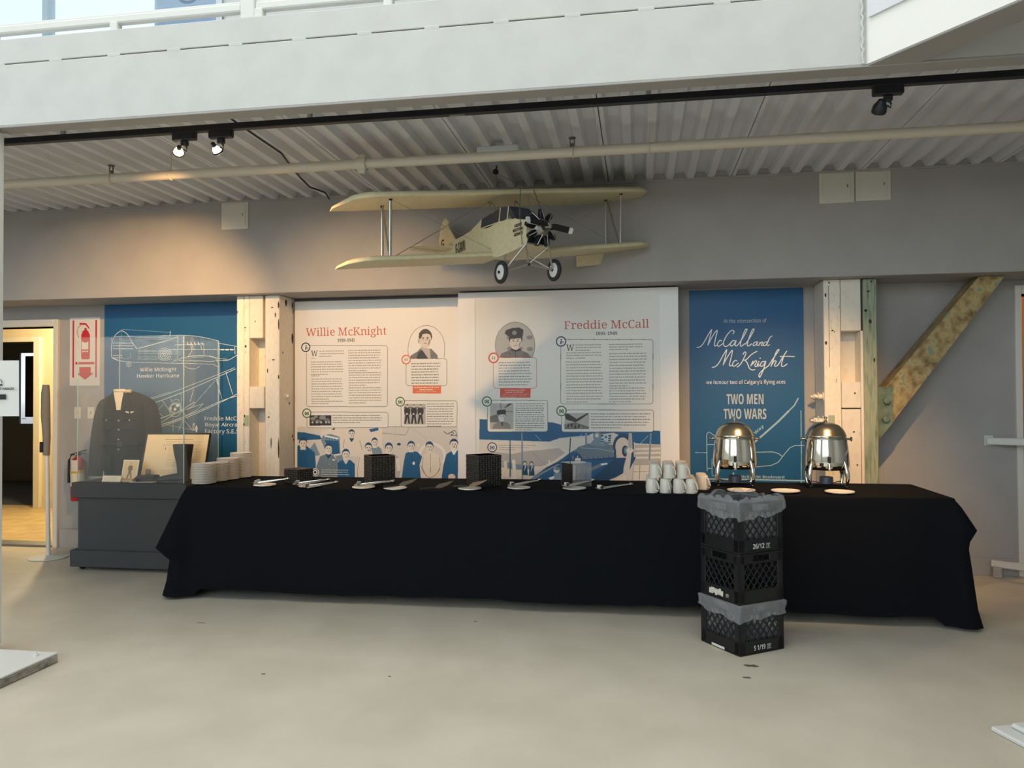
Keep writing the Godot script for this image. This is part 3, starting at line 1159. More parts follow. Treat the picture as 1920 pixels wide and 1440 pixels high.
func hall():
	# the high hall the photograph was taken in, behind and beside the camera
	var cl = struct("ceiling")
	part("ceiling_face", bx2(-11.0, 8.0, 6.6, 6.8, -0.46, 3.0), M.white, cl)
	part("ceiling_face", bx2(-11.0, 8.0, 6.6, 6.8, 5.2, 14.2), M.white, cl)
	part("ceiling_face", bx2(-11.0, -5.5, 6.6, 6.8, 3.0, 5.2), M.white, cl)
	part("ceiling_face", bx2(3.5, 8.0, 6.6, 6.8, 3.0, 5.2), M.white, cl)
	var sk = struct("window_skylight")
	for i in 7: part("mullion", bx2(-5.5 + i * 1.5 - 0.03, -5.5 + i * 1.5 + 0.03, 6.62, 6.72, 3.0, 5.2), M.trim, sk)
	part("pane", bx2(-5.5, 3.5, 6.66, 6.668, 3.0, 5.2), glass(Color(0.9, 0.95, 0.97), 0.08), sk)
	var wl = struct("wall_left")
	part("wall_face", bx2(-8.16, -8.0, 0, 2.1, 2.9, 14.2), M.white, wl)
	part("wall_face", bx2(-8.16, -8.0, 5.7, 6.6, 2.9, 14.2), M.white, wl)
	part("wall_face", bx2(-8.16, -8.0, 2.1, 5.7, 2.9, 5.8), M.white, wl)
	part("wall_face", bx2(-8.16, -8.0, 2.1, 5.7, 11.2, 14.2), M.white, wl)
	part("wall_face", bx2(-11.16, -11.0, 0, 6.6, -3.0, 2.9), M.white, wl)
	part("wall_face", bx2(-11.0, -8.0, 0, 6.6, 2.9, 3.06), M.white, wl)
	struct("wall_right", bx2(8.0, 8.16, 0, 6.6, -3.0, 14.2), M.white)
	var wf = struct("wall_front")
	part("wall_face", bx2(-8.0, 8.0, 0, 1.9, 14.0, 14.2), M.white, wf)
	part("wall_face", bx2(-8.0, 8.0, 5.9, 6.6, 14.0, 14.2), M.white, wf)
	part("wall_face", bx2(-8.0, -6.3, 1.9, 5.9, 14.0, 14.2), M.white, wf)
	part("wall_face", bx2(1.1, 8.0, 1.9, 5.9, 14.0, 14.2), M.white, wf)
	var win = struct("window_1")
	for i in 6: part("mullion", bx2(-6.3 + i * 1.48 - 0.03, -6.3 + i * 1.48 + 0.03, 1.9, 5.9, 14.02, 14.1), M.trim, win)
	part("mullion", bx2(-6.3, 1.1, 3.88, 3.94, 14.02, 14.1), M.trim, win)
	part("pane", bx2(-6.3, 1.1, 1.9, 5.9, 14.05, 14.058), glass(Color(0.9, 0.95, 0.97), 0.08), win)
	var win2 = struct("window_2")
	for i in 5: part("mullion", bx2(-8.12, -8.04, 2.1, 5.7, 5.8 + i * 1.35 - 0.03, 5.8 + i * 1.35 + 0.03), M.trim, win2)
	part("pane", bx2(-8.09, -8.082, 2.1, 5.7, 5.8, 11.2), glass(Color(0.9, 0.95, 0.97), 0.08), win2)

func mezzanine():
	# floor deck: ribbed steel sheets side by side, ribs running towards the wall
	var deck = struct("mezzanine_deck")
	var per := 0.149
	var x0 := -0.21 - 0.894 * 9
	var prof := []
	for k in 6:
		var bx := k * per
		for q in [[0.0, 0.0], [0.024, 0.0], [0.044, 0.046], [0.105, 0.046], [0.125, 0.0]]: prof.append(Vector2(bx + q[0], q[1]))
	prof.append(Vector2(6 * per - 0.006, 0.0))
	var sheet := MB.new()
	for i in prof.size() - 1:
		var a: Vector2 = prof[i]
		var b: Vector2 = prof[i + 1]
		var d := (b - a).normalized()
		sheet.quad(Vector3(a.x, a.y, 0.0), Vector3(b.x, b.y, 0.0), Vector3(b.x, b.y, 2.3), Vector3(a.x, a.y, 2.3), Vector3(d.y, -d.x, 0))
	var e := prof.size() - 1
	sheet.quad(Vector3(prof[e].x, 0, 0), Vector3(prof[e].x, 0.05, 0), Vector3(prof[e].x, 0.05, 2.3), Vector3(prof[e].x, 0, 2.3), Vector3(1, 0, 0))
	sheet.quad(Vector3(0, 0, 0), Vector3(0, 0.05, 0), Vector3(0, 0.05, 2.3), Vector3(0, 0, 2.3), Vector3(-1, 0, 0))
	var sm := sheet.done()
	for i in 16:
		var o = part("deck_sheet", sm, M.deck, deck)
		o.position = Vector3(x0 + i * 0.894, 2.955, 0.36)
	part("slab", bx2(-11.0, 8.0, 3.005, 3.2, -0.16, 2.6), M.deck, deck)
	part("slab", bx2(-11.0, 8.0, 3.0, 3.2, -3.0, -0.16), M.deck, deck)
	# edge beam, plated in white, with a stitched slot along its face
	var bm = struct("edge_beam")
	part("lower_plate", bx2(-8.0, 8.0, 2.8, 3.128, 2.59, 2.68, 0.004), M.beam, bm)
	part("upper_plate", bx2(-8.0, 8.0, 3.134, 3.265, 2.59, 2.678, 0.003), M.beam, bm)
	part("core", bx2(-8.0, 8.0, 3.12, 3.14, 2.6, 2.66), M.dark, bm)
	for i in 34:
		part("stitch_tab", bx2(-3.05 - 0.34 * 12 + i * 0.34, -2.976 - 0.34 * 12 + i * 0.34, 3.122, 3.14, 2.65, 2.6805, 0.002), M.beam, bm)
	part("bottom_flange", bx2(-8.0, 8.0, 2.79, 2.8, 2.585, 2.682, 0.002), M.wall, bm)
	# beam coming off it at an angle towards the camera
	var ang := atan2(0.624, 0.782)
	var bs := Basis(Vector3.UP, ang)
	var q = struct("raking_beam")
	var org := Vector3(0.985, 0, 2.66)
	part("web_plate", bxm(org + bs * Vector3(0.04, 3.17, 1.9), Vector3(0.08, 0.75, 3.8), 0.004, bs), mat("eeede8", 0.5), q)
	part("bottom_flange", bxm(org + bs * Vector3(0.085, 2.8, 1.9), Vector3(0.17, 0.012, 3.8), 0.003, bs), M.wall, q)
	# floor carried by the raking beam
	var rs := MB.new()
	var e0 := org + bs * Vector3(0.02, 0, 0.0)
	var e1 := org + bs * Vector3(0.02, 0, 3.8)
	rs.prism(PackedVector2Array([Vector2(e0.x, -2.7), Vector2(e1.x, -e1.z), Vector2(8.0, -e1.z), Vector2(8.0, -2.7)]), 0.2, Vector3(0, 3.0, 0), Basis(Vector3.RIGHT, Vector3.FORWARD, Vector3.UP))
	part("floor_slab", rs, M.deck, q)
	# weld bead down the corner
	var wb := MB.new()
	var wp := []
	for i in 30: wp.append(Vector3(0.982 + 0.004 * sin(i * 2.1), 2.8 + i * 0.016, 2.686 + 0.003 * cos(i * 3.3)))
	wb.tube(wp, 0.006, 6)
	part("weld_bead", wb, M.beam, q)
	# column under the beam at the left edge
	var co = thing("steel_column", "white square steel column on a chipped concrete plinth beside the doorway", "column", Vector3(-3.435, 0, 2.70))
	part("shaft", bx2(-0.075, 0.075, 0.05, 2.79, -0.075, 0.075, 0.008), M.white, co)
	part("cap_plate", bx2(-0.13, 0.075, 2.775, 2.789, -0.1, 0.075, 0.002), M.white, co)
	var pl = part("plinth", bx2(-0.3, 0.49, 0.0, 0.042, 0.02, 0.48, 0.006), tri_mat(tex_ramp(noise_img(61, 0.03, 5, 256), [[0.0, "6b675d"], [0.5, "98948a"], [1.0, "bdb9ae"]]), Vector3.ONE * 1.5, 0.9), co, "chipped grey concrete plinth")
	part("base_plate", bx2(-0.3, 0.488, 0.042, 0.052, 0.022, 0.475, 0.002), M.white, co)
	for p in [Vector3(0.42, 0.05, 0.09), Vector3(-0.2, 0.05, 0.10)]:
		var nb := MB.new()
		nb.lathe([Vector2(0, 0), Vector2(0.014, 0), Vector2(0.014, 0.012), Vector2(0.006, 0.014), Vector2(0.006, 0.022), Vector2(0, 0.022)], 6, p)
		part("anchor_bolt", nb, M.white, co)
	# railing on the beam
	var ra = thing("mezzanine_railing", "white metal railing with glass panels along the mezzanine edge", "railing", Vector3(0, 3.265, 2.635))
	for s in [[-7.9, -1.975], [-1.9, 1.6]]:
		part("bottom_rail", bx2(s[0], s[1], 0.045, 0.085, -0.022, 0.022, 0.006), M.white, ra)
		part("rail_lip", bx2(s[0], s[1], 0.085, 0.1, -0.012, 0.012, 0.003), M.white, ra)
		part("glass_panel", bx2(s[0] + 0.02, s[1] - 0.02, 0.1, 0.9, -0.004, 0.004), glass(Color(0.88, 0.95, 0.95), 0.06), ra)
		part("top_rail", bx2(s[0], s[1], 0.9, 0.95, -0.03, 0.03, 0.008), M.white, ra)
	for x in [-5.2, -1.9375, 1.62]: part("rail_post", bx2(x - 0.0375, x + 0.0375, 0, 0.95, -0.03, 0.032, 0.006), M.white, ra)
	for x in [-3.42, -2.69, -1.88, -1.2, -0.4]: part("bracket", bx2(x - 0.022, x + 0.022, 0, 0.05, -0.02, 0.028, 0.004), M.white, ra)
	# upper back wall with a long bright window
	var uw = struct("wall_upper")
	part("wall_face", bx2(-11.0, 8.0, 3.2, 4.3, -0.46, -0.3), M.white, uw)
	part("wall_face", bx2(-11.0, 8.0, 6.1, 6.6, -0.46, -0.3), M.white, uw)
	part("wall_face", bx2(-4.42, 8.0, 4.3, 6.1, -0.46, -0.3), M.white, uw)
	part("wall_face", bx2(-11.0, -8.6, 4.3, 6.1, -0.46, -0.3), M.white, uw)
	var wi = struct("window_3")
	for x in [-8.56, -7.1, -5.66, -4.46]: part("mullion", bx2(x - 0.03, x + 0.03, 4.3, 6.1, -0.42, -0.32), mat("a9c4d2", 0.4), wi)
	part("pane", bx2(-8.6, -4.42, 4.3, 6.1, -0.385, -0.377), glass(Color(0.9, 0.95, 0.97), 0.06), wi)
	area("daylight_upper_window", Vector3(-6.5, 5.2, -0.25), Vector2(4.0, 1.7), Vector3(0, 0, 1), Color(0.93, 0.97, 1.0), 9.0)
	var ba = thing("wall_banner", "pale blue vertical banner with a dark blue letter beside the upper window", "banner", Vector3(-4.43, 4.4, -0.28))
	part("fabric", bx2(0.0, 0.66, 0.0, 1.6, 0.0, 0.012, 0.003), mat("8fabcc", 0.7), ba)
	part("edge_strip", bx2(0.6, 0.66, 0.0, 1.6, 0.012, 0.018, 0.002), mat("dfe6ea", 0.6), ba)
	letters("lettering", "O", Vector3(0.2, 0.62, 0.0125), 0.24, 0.26, mat("3d5f92", 0.6), ba)

func vestibule():
	# small lit room seen through the left door, and a dark room beyond it
	var warm := mat("d9cdb2", 0.6)
	var fl = struct("floor_vestibule", bx2(-10.9, -4.9, -0.2, 0.0, -2.4, -0.16), tri_mat(tex_ramp(noise_img(71, 0.02, 5, 256), [[0.0, "a8946c"], [0.5, "bda87c"], [1.0, "c9b68c"]]), Vector3.ONE * 0.8, 0.5))
	struct("ceiling_vestibule", bx2(-11.0, -4.9, 2.4, 2.5, -2.4, -0.16), warm)
	var w = struct("wall_vestibule")
	part("wall_face", bx2(-7.36, -4.9, 0, 2.4, -2.4, -2.24), warm, w)
	part("wall_face", bx2(-11.0, -7.36, 2.06, 2.4, -2.4, -2.24), warm, w)
	part("wall_face", bx2(-4.9, -4.75, 0, 2.4, -2.4, -0.16), warm, w)
	part("wall_face", bx2(-11.1, -10.9, 0, 2.4, -5.2, -0.16), warm, w)
	var d = struct("door_3")
	part("jamb_trim", bx2(-7.42, -7.33, 0, 2.12, -2.42, -2.2, 0.004), M.trim, d)
	part("head_trim", bx2(-10.6, -7.42, 2.06, 2.12, -2.42, -2.2, 0.004), M.trim, d)
	var lamp = thing("ceiling_lamp", "small warm globe lamp on the ceiling of the room behind the left doorway", "lamp", Vector3(-6.3, 2.27, -1.4))
	var g := MB.new()
	g.ball(Vector3(0, 0, 0), 0.09, 16)
	var gm := mat("fff0d0", 0.4)
	gm.emission_enabled = true
	gm.emission = Color(1.0, 0.9, 0.7)
	gm.emission_energy_multiplier = 1.5
	part("globe_lamp", g, gm, lamp)
	part("base", bx2(-0.05, 0.05, 0.08, 0.13, -0.05, 0.05, 0.01), M.white, lamp)
	var l := OmniLight3D.new()
	l.name = "lamp_light"
	l.light_color = Color(1.0, 0.9, 0.7)
	l.light_energy = 3.4
	l.omni_range = 30.0
	l.omni_attenuation = 2.0
	l.light_size = 0.08
	l.shadow_enabled = true
	lamp.add_child(l)
	# dark room with a blind drawn over a bright window
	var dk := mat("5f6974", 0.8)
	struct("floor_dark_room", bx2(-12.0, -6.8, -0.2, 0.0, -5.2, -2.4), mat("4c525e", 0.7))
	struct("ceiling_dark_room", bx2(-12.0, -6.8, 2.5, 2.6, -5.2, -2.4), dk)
	var dw = struct("wall_dark_room")
	part("wall_face", bx2(-12.0, -10.13, 0, 2.5, -5.03, -5.0), dk, dw)
	part("wall_face", bx2(-9.1, -6.8, 0, 2.5, -5.03, -5.0), dk, dw)
	part("wall_face", bx2(-10.13, -9.1, 0, 0.94, -5.03, -5.0), dk, dw)
	part("wall_face", bx2(-10.13, -9.1, 2.11, 2.5, -5.03, -5.0), dk, dw)
	part("wall_face", bx2(-6.95, -6.8, 0, 2.5, -5.03, -2.4), dk, dw)
	part("wall_face", bx2(-12.1, -12.0, 0, 2.5, -5.0, -2.4), dk, dw)
	var bl = thing("window_blind", "black roller blind drawn over a bright window in the dark room", "blind", Vector3(-10.03, 1.0, -4.99))
	part("fabric", bx2(0.0, 0.95, 0.06, 1.06, -0.02, -0.014), mat("14171d", 0.8), bl)
	part("bottom_bar", bx2(0.0, 0.95, 0.05, 0.065, -0.024, -0.01, 0.003), mat("14171d", 0.8), bl)
	# door handle end seen in the dark
	part("pull_bar", bx2(-0.03, 0.04, 0.02, 0.03, 0.0, 0.03, 0.004), M.trim, bl)

func side_room():
	var wa := mat("b07b55", 0.7)
	var wd := tri_mat(tex_ramp(noise_img(73, 0.02, 5, 256), [[0.0, "8a5a34"], [0.5, "a56d42"], [1.0, "b98356"]]), Vector3(0.4, 1, 2.5), 0.35)
	struct("floor_side_room", bx2(2.0, 8.0, -0.2, 0.0, -3.0, -0.16), wd)
	struct("wall_side_room", bx2(2.0, 8.0, 0, 3.0, -3.1, -2.9), wa)
	struct("wall_side_room_end", bx2(1.9, 2.0, 0, 3.0, -3.0, -0.16), wa)
	struct("wall_side_room_far", bx2(8.0, 8.1, 0, 3.0, -3.0, -0.16), wa)
	var sh = thing("shelf_unit", "low shelf unit seen through the right doorway", "shelf", Vector3(3.9, 0, -1.6))
	for i in 4: part("shelf", bx2(-0.5, 0.9, 0.1 + i * 0.22, 0.13 + i * 0.22, -0.2, 0.2, 0.004), mat("b9ad9c", 0.6) if i % 2 == 0 else mat("5a4d44", 0.6), sh)
	for x in [-0.5, 0.9]: part("side_panel", bx2(x - 0.02, x + 0.02, 0, 0.85, -0.2, 0.2, 0.003), mat("7a6a5c", 0.6), sh)
	var lp = thing("pendant_lamp", "warm pendant lamp hanging in the room beyond the right doorway", "lamp", Vector3(4.4, 2.3, -1.2))
	var g := MB.new()
	g.ball(Vector3.ZERO, 0.1, 16)
	var gm := mat("fff0d0", 0.4)
	gm.emission_enabled = true
	gm.emission = Color(1.0, 0.8, 0.55)
	gm.emission_energy_multiplier = 1.5
	part("globe_lamp", g, gm, lp)
	var st := MB.new()
	st.tube([Vector3(0, 0.09, 0), Vector3(0, 0.7, 0)], 0.006)
	part("cord", st, M.dark, lp)
	var l := OmniLight3D.new()
	l.name = "lamp_light"
	l.light_color = Color(1.0, 0.8, 0.55)
	l.light_energy = 1.2
	l.light_size = 0.09
	l.omni_range = 30.0
	l.omni_attenuation = 2.0
	l.shadow_enabled = true
	lp.add_child(l)

# ------------------------------------------------------------------ timber posts
func nicks(parent, list, z):
	# dark chips and nail holes knocked into the paint
	for c in list:
		var b := MB.new()
		var p := PackedVector2Array()
		for i in 7: p.append(Vector2(cos(TAU * i / 7) * c[2] * (0.75 + 0.35 * absf(sin(i * 2.3 + c[0] * 40))), sin(TAU * i / 7) * c[3] * (0.75 + 0.35 * absf(cos(i * 1.7 + c[1] * 30)))))
		b.prism(p, 0.0012, Vector3(c[0], c[1], z))
		part("paint_chip", b, M.chipc, parent)
func posts():
	M.chipc = mat("3a2f22", 0.8)
	var o = thing("timber_column", "built-up white painted timber post between the blue poster and the left white panel", "post", Vector3(-3.1, 0, 0.0))
	# local x = world + 3.1
	part("plank", bx2(-0.186, -0.124, 0, 2.194, 0.03, 0.338, 0.004), M.paint, o)
	part("plank", bx2(-0.121, -0.075, 0, 2.194, 0.03, 0.34, 0.004), M.paint, o)
	part("back_board", bx2(-0.075, 0.07, 0, 2.194, 0.03, 0.17), M.paint_block, o)
	part("block", bx2(-0.073, 0.045, 1.842, 2.193, 0.17, 0.339, 0.004), M.paint_block, o)
	part("block", bx2(-0.073, 0.056, 1.261, 1.443, 0.17, 0.339, 0.005), M.paint_block, o)
	part("beam_post", bx2(0.066, 0.192, 0, 2.194, 0.03, 0.342, 0.006), M.paint, o)
	nicks(o, [[-0.182, 2.06, 0.006, 0.01], [-0.11, 1.93, 0.007, 0.006], [-0.105, 1.775, 0.008, 0.014], [-0.02, 1.98, 0.005, 0.005], [-0.12, 1.13, 0.006, 0.014], [-0.115, 1.2, 0.005, 0.012]], 0.3405)
	nicks(o, [[0.13, 2.09, 0.012, 0.005], [0.158, 2.03, 0.006, 0.02], [0.14, 1.66, 0.016, 0.005], [0.09, 1.57, 0.005, 0.02], [0.10, 1.19, 0.008, 0.008], [0.12, 0.98, 0.004, 0.05], [0.186, 2.11, 0.006, 0.03], [0.187, 1.95, 0.005, 0.05], [0.186, 0.93, 0.006, 0.09], [0.186, 1.52, 0.005, 0.02]], 0.3425)
	part("green_patch", bx2(-0.122, -0.078, 1.115, 1.205, 0.3395, 0.3412), mat("a3b49a", 0.7), o, "bare patch of old green paint")
	var sd := MB.new()
	for c in [[0.22, 2.14, 0.02, 0.03], [0.1, 2.13, 0.012, 0.03], [0.09, 2.08, 0.008, 0.02], [0.1, 1.85, 0.018, 0.045], [0.1, 1.02, 0.01, 0.014], [0.08, 0.99, 0.008, 0.01], [0.28, 1.72, 0.006, 0.012], [0.16, 1.3, 0.012, 0.012]]:
		sd.prism(PackedVector2Array([Vector2(-c[2], 0), Vector2(-c[2] * 0.3, -c[3]), Vector2(c[2] * 0.5, -c[3] * 0.7), Vector2(c[2], c[3] * 0.4), Vector2(c[2] * 0.2, c[3]), Vector2(-c[2] * 0.7, c[3] * 0.8)]), 0.0015, Vector3(0.1915, c[1], c[0]), Basis(Vector3.UP, PI / 2))
	part("paint_chips", sd, M.chipc, o)
	var sc := MB.new()
	sc.lathe([Vector2(0, 0), Vector2(0.03, 0), Vector2(0.032, 0.006), Vector2(0.014, 0.01), Vector2(0.014, 0.03), Vector2(0, 0.032)], 10, Vector3(0.19, 1.36, 0.22), Basis(Vector3.BACK, -PI / 2))
	part("bolt_head", sc, M.paint_block, o)

	var r = thing("timber_column", "built-up white and green timber post with blocks behind the right coffee urn", "post", Vector3(1.5, 0, 0.0))
	part("beam_post", bx2(-0.159, -0.042, 0, 2.194, 0.02, 0.32, 0.005), M.paint, r)
	part("back_board", bx2(-0.04, 0.10, 0, 2.194, 0.02, 0.17), M.paint_block, r)
	part("block", bx2(-0.039, 0.098, 1.815, 2.193, 0.17, 0.322, 0.004), M.paint_block, r)
	part("block", bx2(-0.039, 0.092, 1.252, 1.442, 0.17, 0.32, 0.004), M.paint_block, r)
	part("block", bx2(-0.039, 0.090, 0.0, 1.244, 0.17, 0.317, 0.004), M.paint_block, r)
	part("edge_strip", bx2(0.093, 0.112, 0, 1.815, 0.03, 0.325, 0.004), M.paint, r)
	part("green_timber", bx2(0.113, 0.208, 0, 2.192, 0.02, 0.325, 0.006), M.green_wood, r, "weathered green timber")
	nicks(r, [[-0.145, 2.08, 0.006, 0.017], [-0.12, 2.17, 0.005, 0.008], [-0.145, 1.73, 0.008, 0.014], [-0.10, 1.82, 0.008, 0.006], [-0.085, 1.81, 0.003, 0.006], [0.05, 1.36, 0.006, 0.007], [0.04, 1.08, 0.006, 0.006], [0.06, 0.84, 0.006, 0.005]], 0.3225)
	nicks(r, [[0.13, 1.96, 0.012, 0.01], [0.16, 1.88, 0.012, 0.018], [0.185, 1.6, 0.006, 0.018], [0.17, 2.17, 0.006, 0.01], [0.15, 2.1, 0.014, 0.006]], 0.3255)
	part("paint_crack", bx2(-0.124, -0.121, 1.55, 2.15, 0.319, 0.3212), M.chipc, r)
	part("green_patch", bx2(-0.135, -0.09, 1.09, 1.2, 0.319, 0.3212), mat("a5b09a", 0.7), r, "bare patch of old green paint")
	for y in [1.335, 1.155]:
		for z in [0.11, 0.27]:
			var nb := MB.new()
			nb.lathe([Vector2(0, 0), Vector2(0.036, 0), Vector2(0.036, 0.006), Vector2(0.022, 0.008)], 8, Vector3(-0.158, y, z), Basis(Vector3.BACK, PI / 2))
			nb.lathe([Vector2(0.022, 0.0), Vector2(0.022, 0.026), Vector2(0.018, 0.03), Vector2(0.012, 0.03), Vector2(0.011, 0.05), Vector2(0, 0.052)], 6, Vector3(-0.166, y, z), Basis(Vector3.BACK, PI / 2))
			part("bolt", nb, M.paint_block, r)
	# diagonal brace with its gusset plate
	var b = thing("timber_brace", "diagonal timber brace with peeling yellow and green paint bolted to the right post", "brace", Vector3(1.715, 1.0, 0.08))
	var bp := MB.new()
	bp.prism(PackedVector2Array([Vector2(0.0, 0.0), Vector2(0.87, 1.192), Vector2(0.698, 1.192), Vector2(0.05, 0.39), Vector2(0.0, 0.33)]), 0.19)
	part("timber", bp, M.peel, b)
	var gp := MB.new()
	gp.prism(PackedVector2Array([Vector2(0.0, 0.01), Vector2(0.108, 0.145), Vector2(0.108, 0.405), Vector2(0.0, 0.408)]), 0.01, Vector3(0, 0, 0.19))
	var g = part("gusset_plate", gp, M.green_plate, b)
	for p in [Vector3(0.063, 0.303, 0.2), Vector3(0.055, 0.17, 0.2)]:
		var nb := MB.new()
		nb.lathe([Vector2(0.026, 0), Vector2(0.026, 0.018), Vector2(0.02, 0.022), Vector2(0, 0.022)], 6, p, Basis(Vector3.RIGHT, PI / 2))
		part("bolt_head", nb, M.green_plate, g)

# ------------------------------------------------------------------ printed panels
func wall_panels():
	var specs = [
		["exhibit_panel", "white panel headed Willie McKnight with portrait and blue group photograph", MCK, -2.895, -1.43, 0.56, 2.168, 0.02, 0.08],
		["exhibit_panel", "wide white panel headed Freddie McCall with officer portrait and biplane photograph", MCC, -1.427, 0.302, 0.58, 2.182, 0.02, 0.24],
		["wall_poster", "blue poster with white script lettering and road map behind the left coffee urn", BLR, 0.398, 1.262, 0.58, 2.181, 0.0, 0.012],
		["wall_poster", "blue poster with white line drawings of two aircraft behind the glass case", BLL, -4.753, -3.19, 0.58, 2.193, 0.0, 0.012]]
	var made := []
	for s in specs:
		var o = thing(s[0], s[1], "panel" if s[0] == "exhibit_panel" else "poster", Vector3(s[3], s[5], s[7]))
		var w: float = s[4] - s[3]
		var h: float = s[6] - s[5]
		var d: float = s[8] - s[7]
		part("board", bx2(0, w, 0, h, 0, d - 0.001, 0.002), M.white, o)
		part("print", picture(w, h, Vector3(0, 0, d)), print_mat(run_print(s[2]), 0.45), o)
		made.append(o)
	var T := func(i, txt, x, y, w, h, m, kind := "Droid Sans", bold := false, tilt := 0.0):
		var s = specs[i]
		letters("lettering", txt, Vector3(x - s[3], y - s[5], s[8] - s[7] + 0.0003), w, h, m, made[i], kind, bold, tilt)
	T.call(0, "Willie McKnight", -2.796, 1.850, 0.716, 0.092, M.letter_red, "Droid Serif")
	T.call(0, "1918–1941", -2.512, 1.816, 0.154, 0.029, M.ink, "Droid Serif", true)
	T.call(0, "W", -2.749, 1.699, 0.061, 0.048, M.ink, "Droid Serif")
	T.call(1, "Freddie McCall", -0.574, 1.872, 0.655, 0.068, M.letter_red, "Droid Serif")
	T.call(1, "1895–1949", -0.329, 1.822, 0.165, 0.027, M.ink, "Droid Serif", true)
	T.call(1, "W", -0.56, 1.704, 0.063, 0.049, M.ink, "Droid Serif")
	T.call(2, "At the intersection of", 0.661, 1.917, 0.326, 0.033, M.letter_grey)
	T.call(2, "we honour two of Calgary’s flying aces", 0.525, 1.428, 0.597, 0.042, M.letter_white)
	T.call(2, "TWO MEN", 0.679, 1.279, 0.279, 0.081, M.letter_grey, "Droid Sans", true)
	T.call(2, "TWO WARS", 0.655, 1.162, 0.323, 0.082, M.letter_grey, "Droid Sans", true)
	T.call(2, "McKnight Boulevard", 0.78, 0.695, 0.327, 0.03, M.letter_pale, "Droid Sans", true)
	T.call(2, "Knight Boulevard", 0.475, 0.650, 0.215, 0.028, M.letter_pale, "Droid Sans", true)
	T.call(2, "McCall Way", 0.79, 0.935, 0.24, 0.03, M.letter_pale, "Droid Sans", true, 0.75)
	T.call(3, "Willie McKnight", -4.4, 1.579, 0.357, 0.046, M.letter_white)
	T.call(3, "Hawker Hurricane", -4.428, 1.533, 0.411, 0.036, M.letter_white)
	T.call(3, "Freddie McCall", -3.771, 1.152, 0.355, 0.037, M.letter_white)
	T.call(3, "Royal Aircraft", -3.765, 1.089, 0.345, 0.044, M.letter_white)
	T.call(3, "Factory S.E.5", -3.766, 1.028, 0.32, 0.047, M.letter_white)
	# loose white margin strips of the wide panel
	for x in [0.0, 1.589]:
		part("margin_strip", bx2(x, x + 0.14, 0.0, 1.55, 0.221, 0.2235, 0.0008), mat("efedea", 0.35), made[1], "glossy white margin strip")

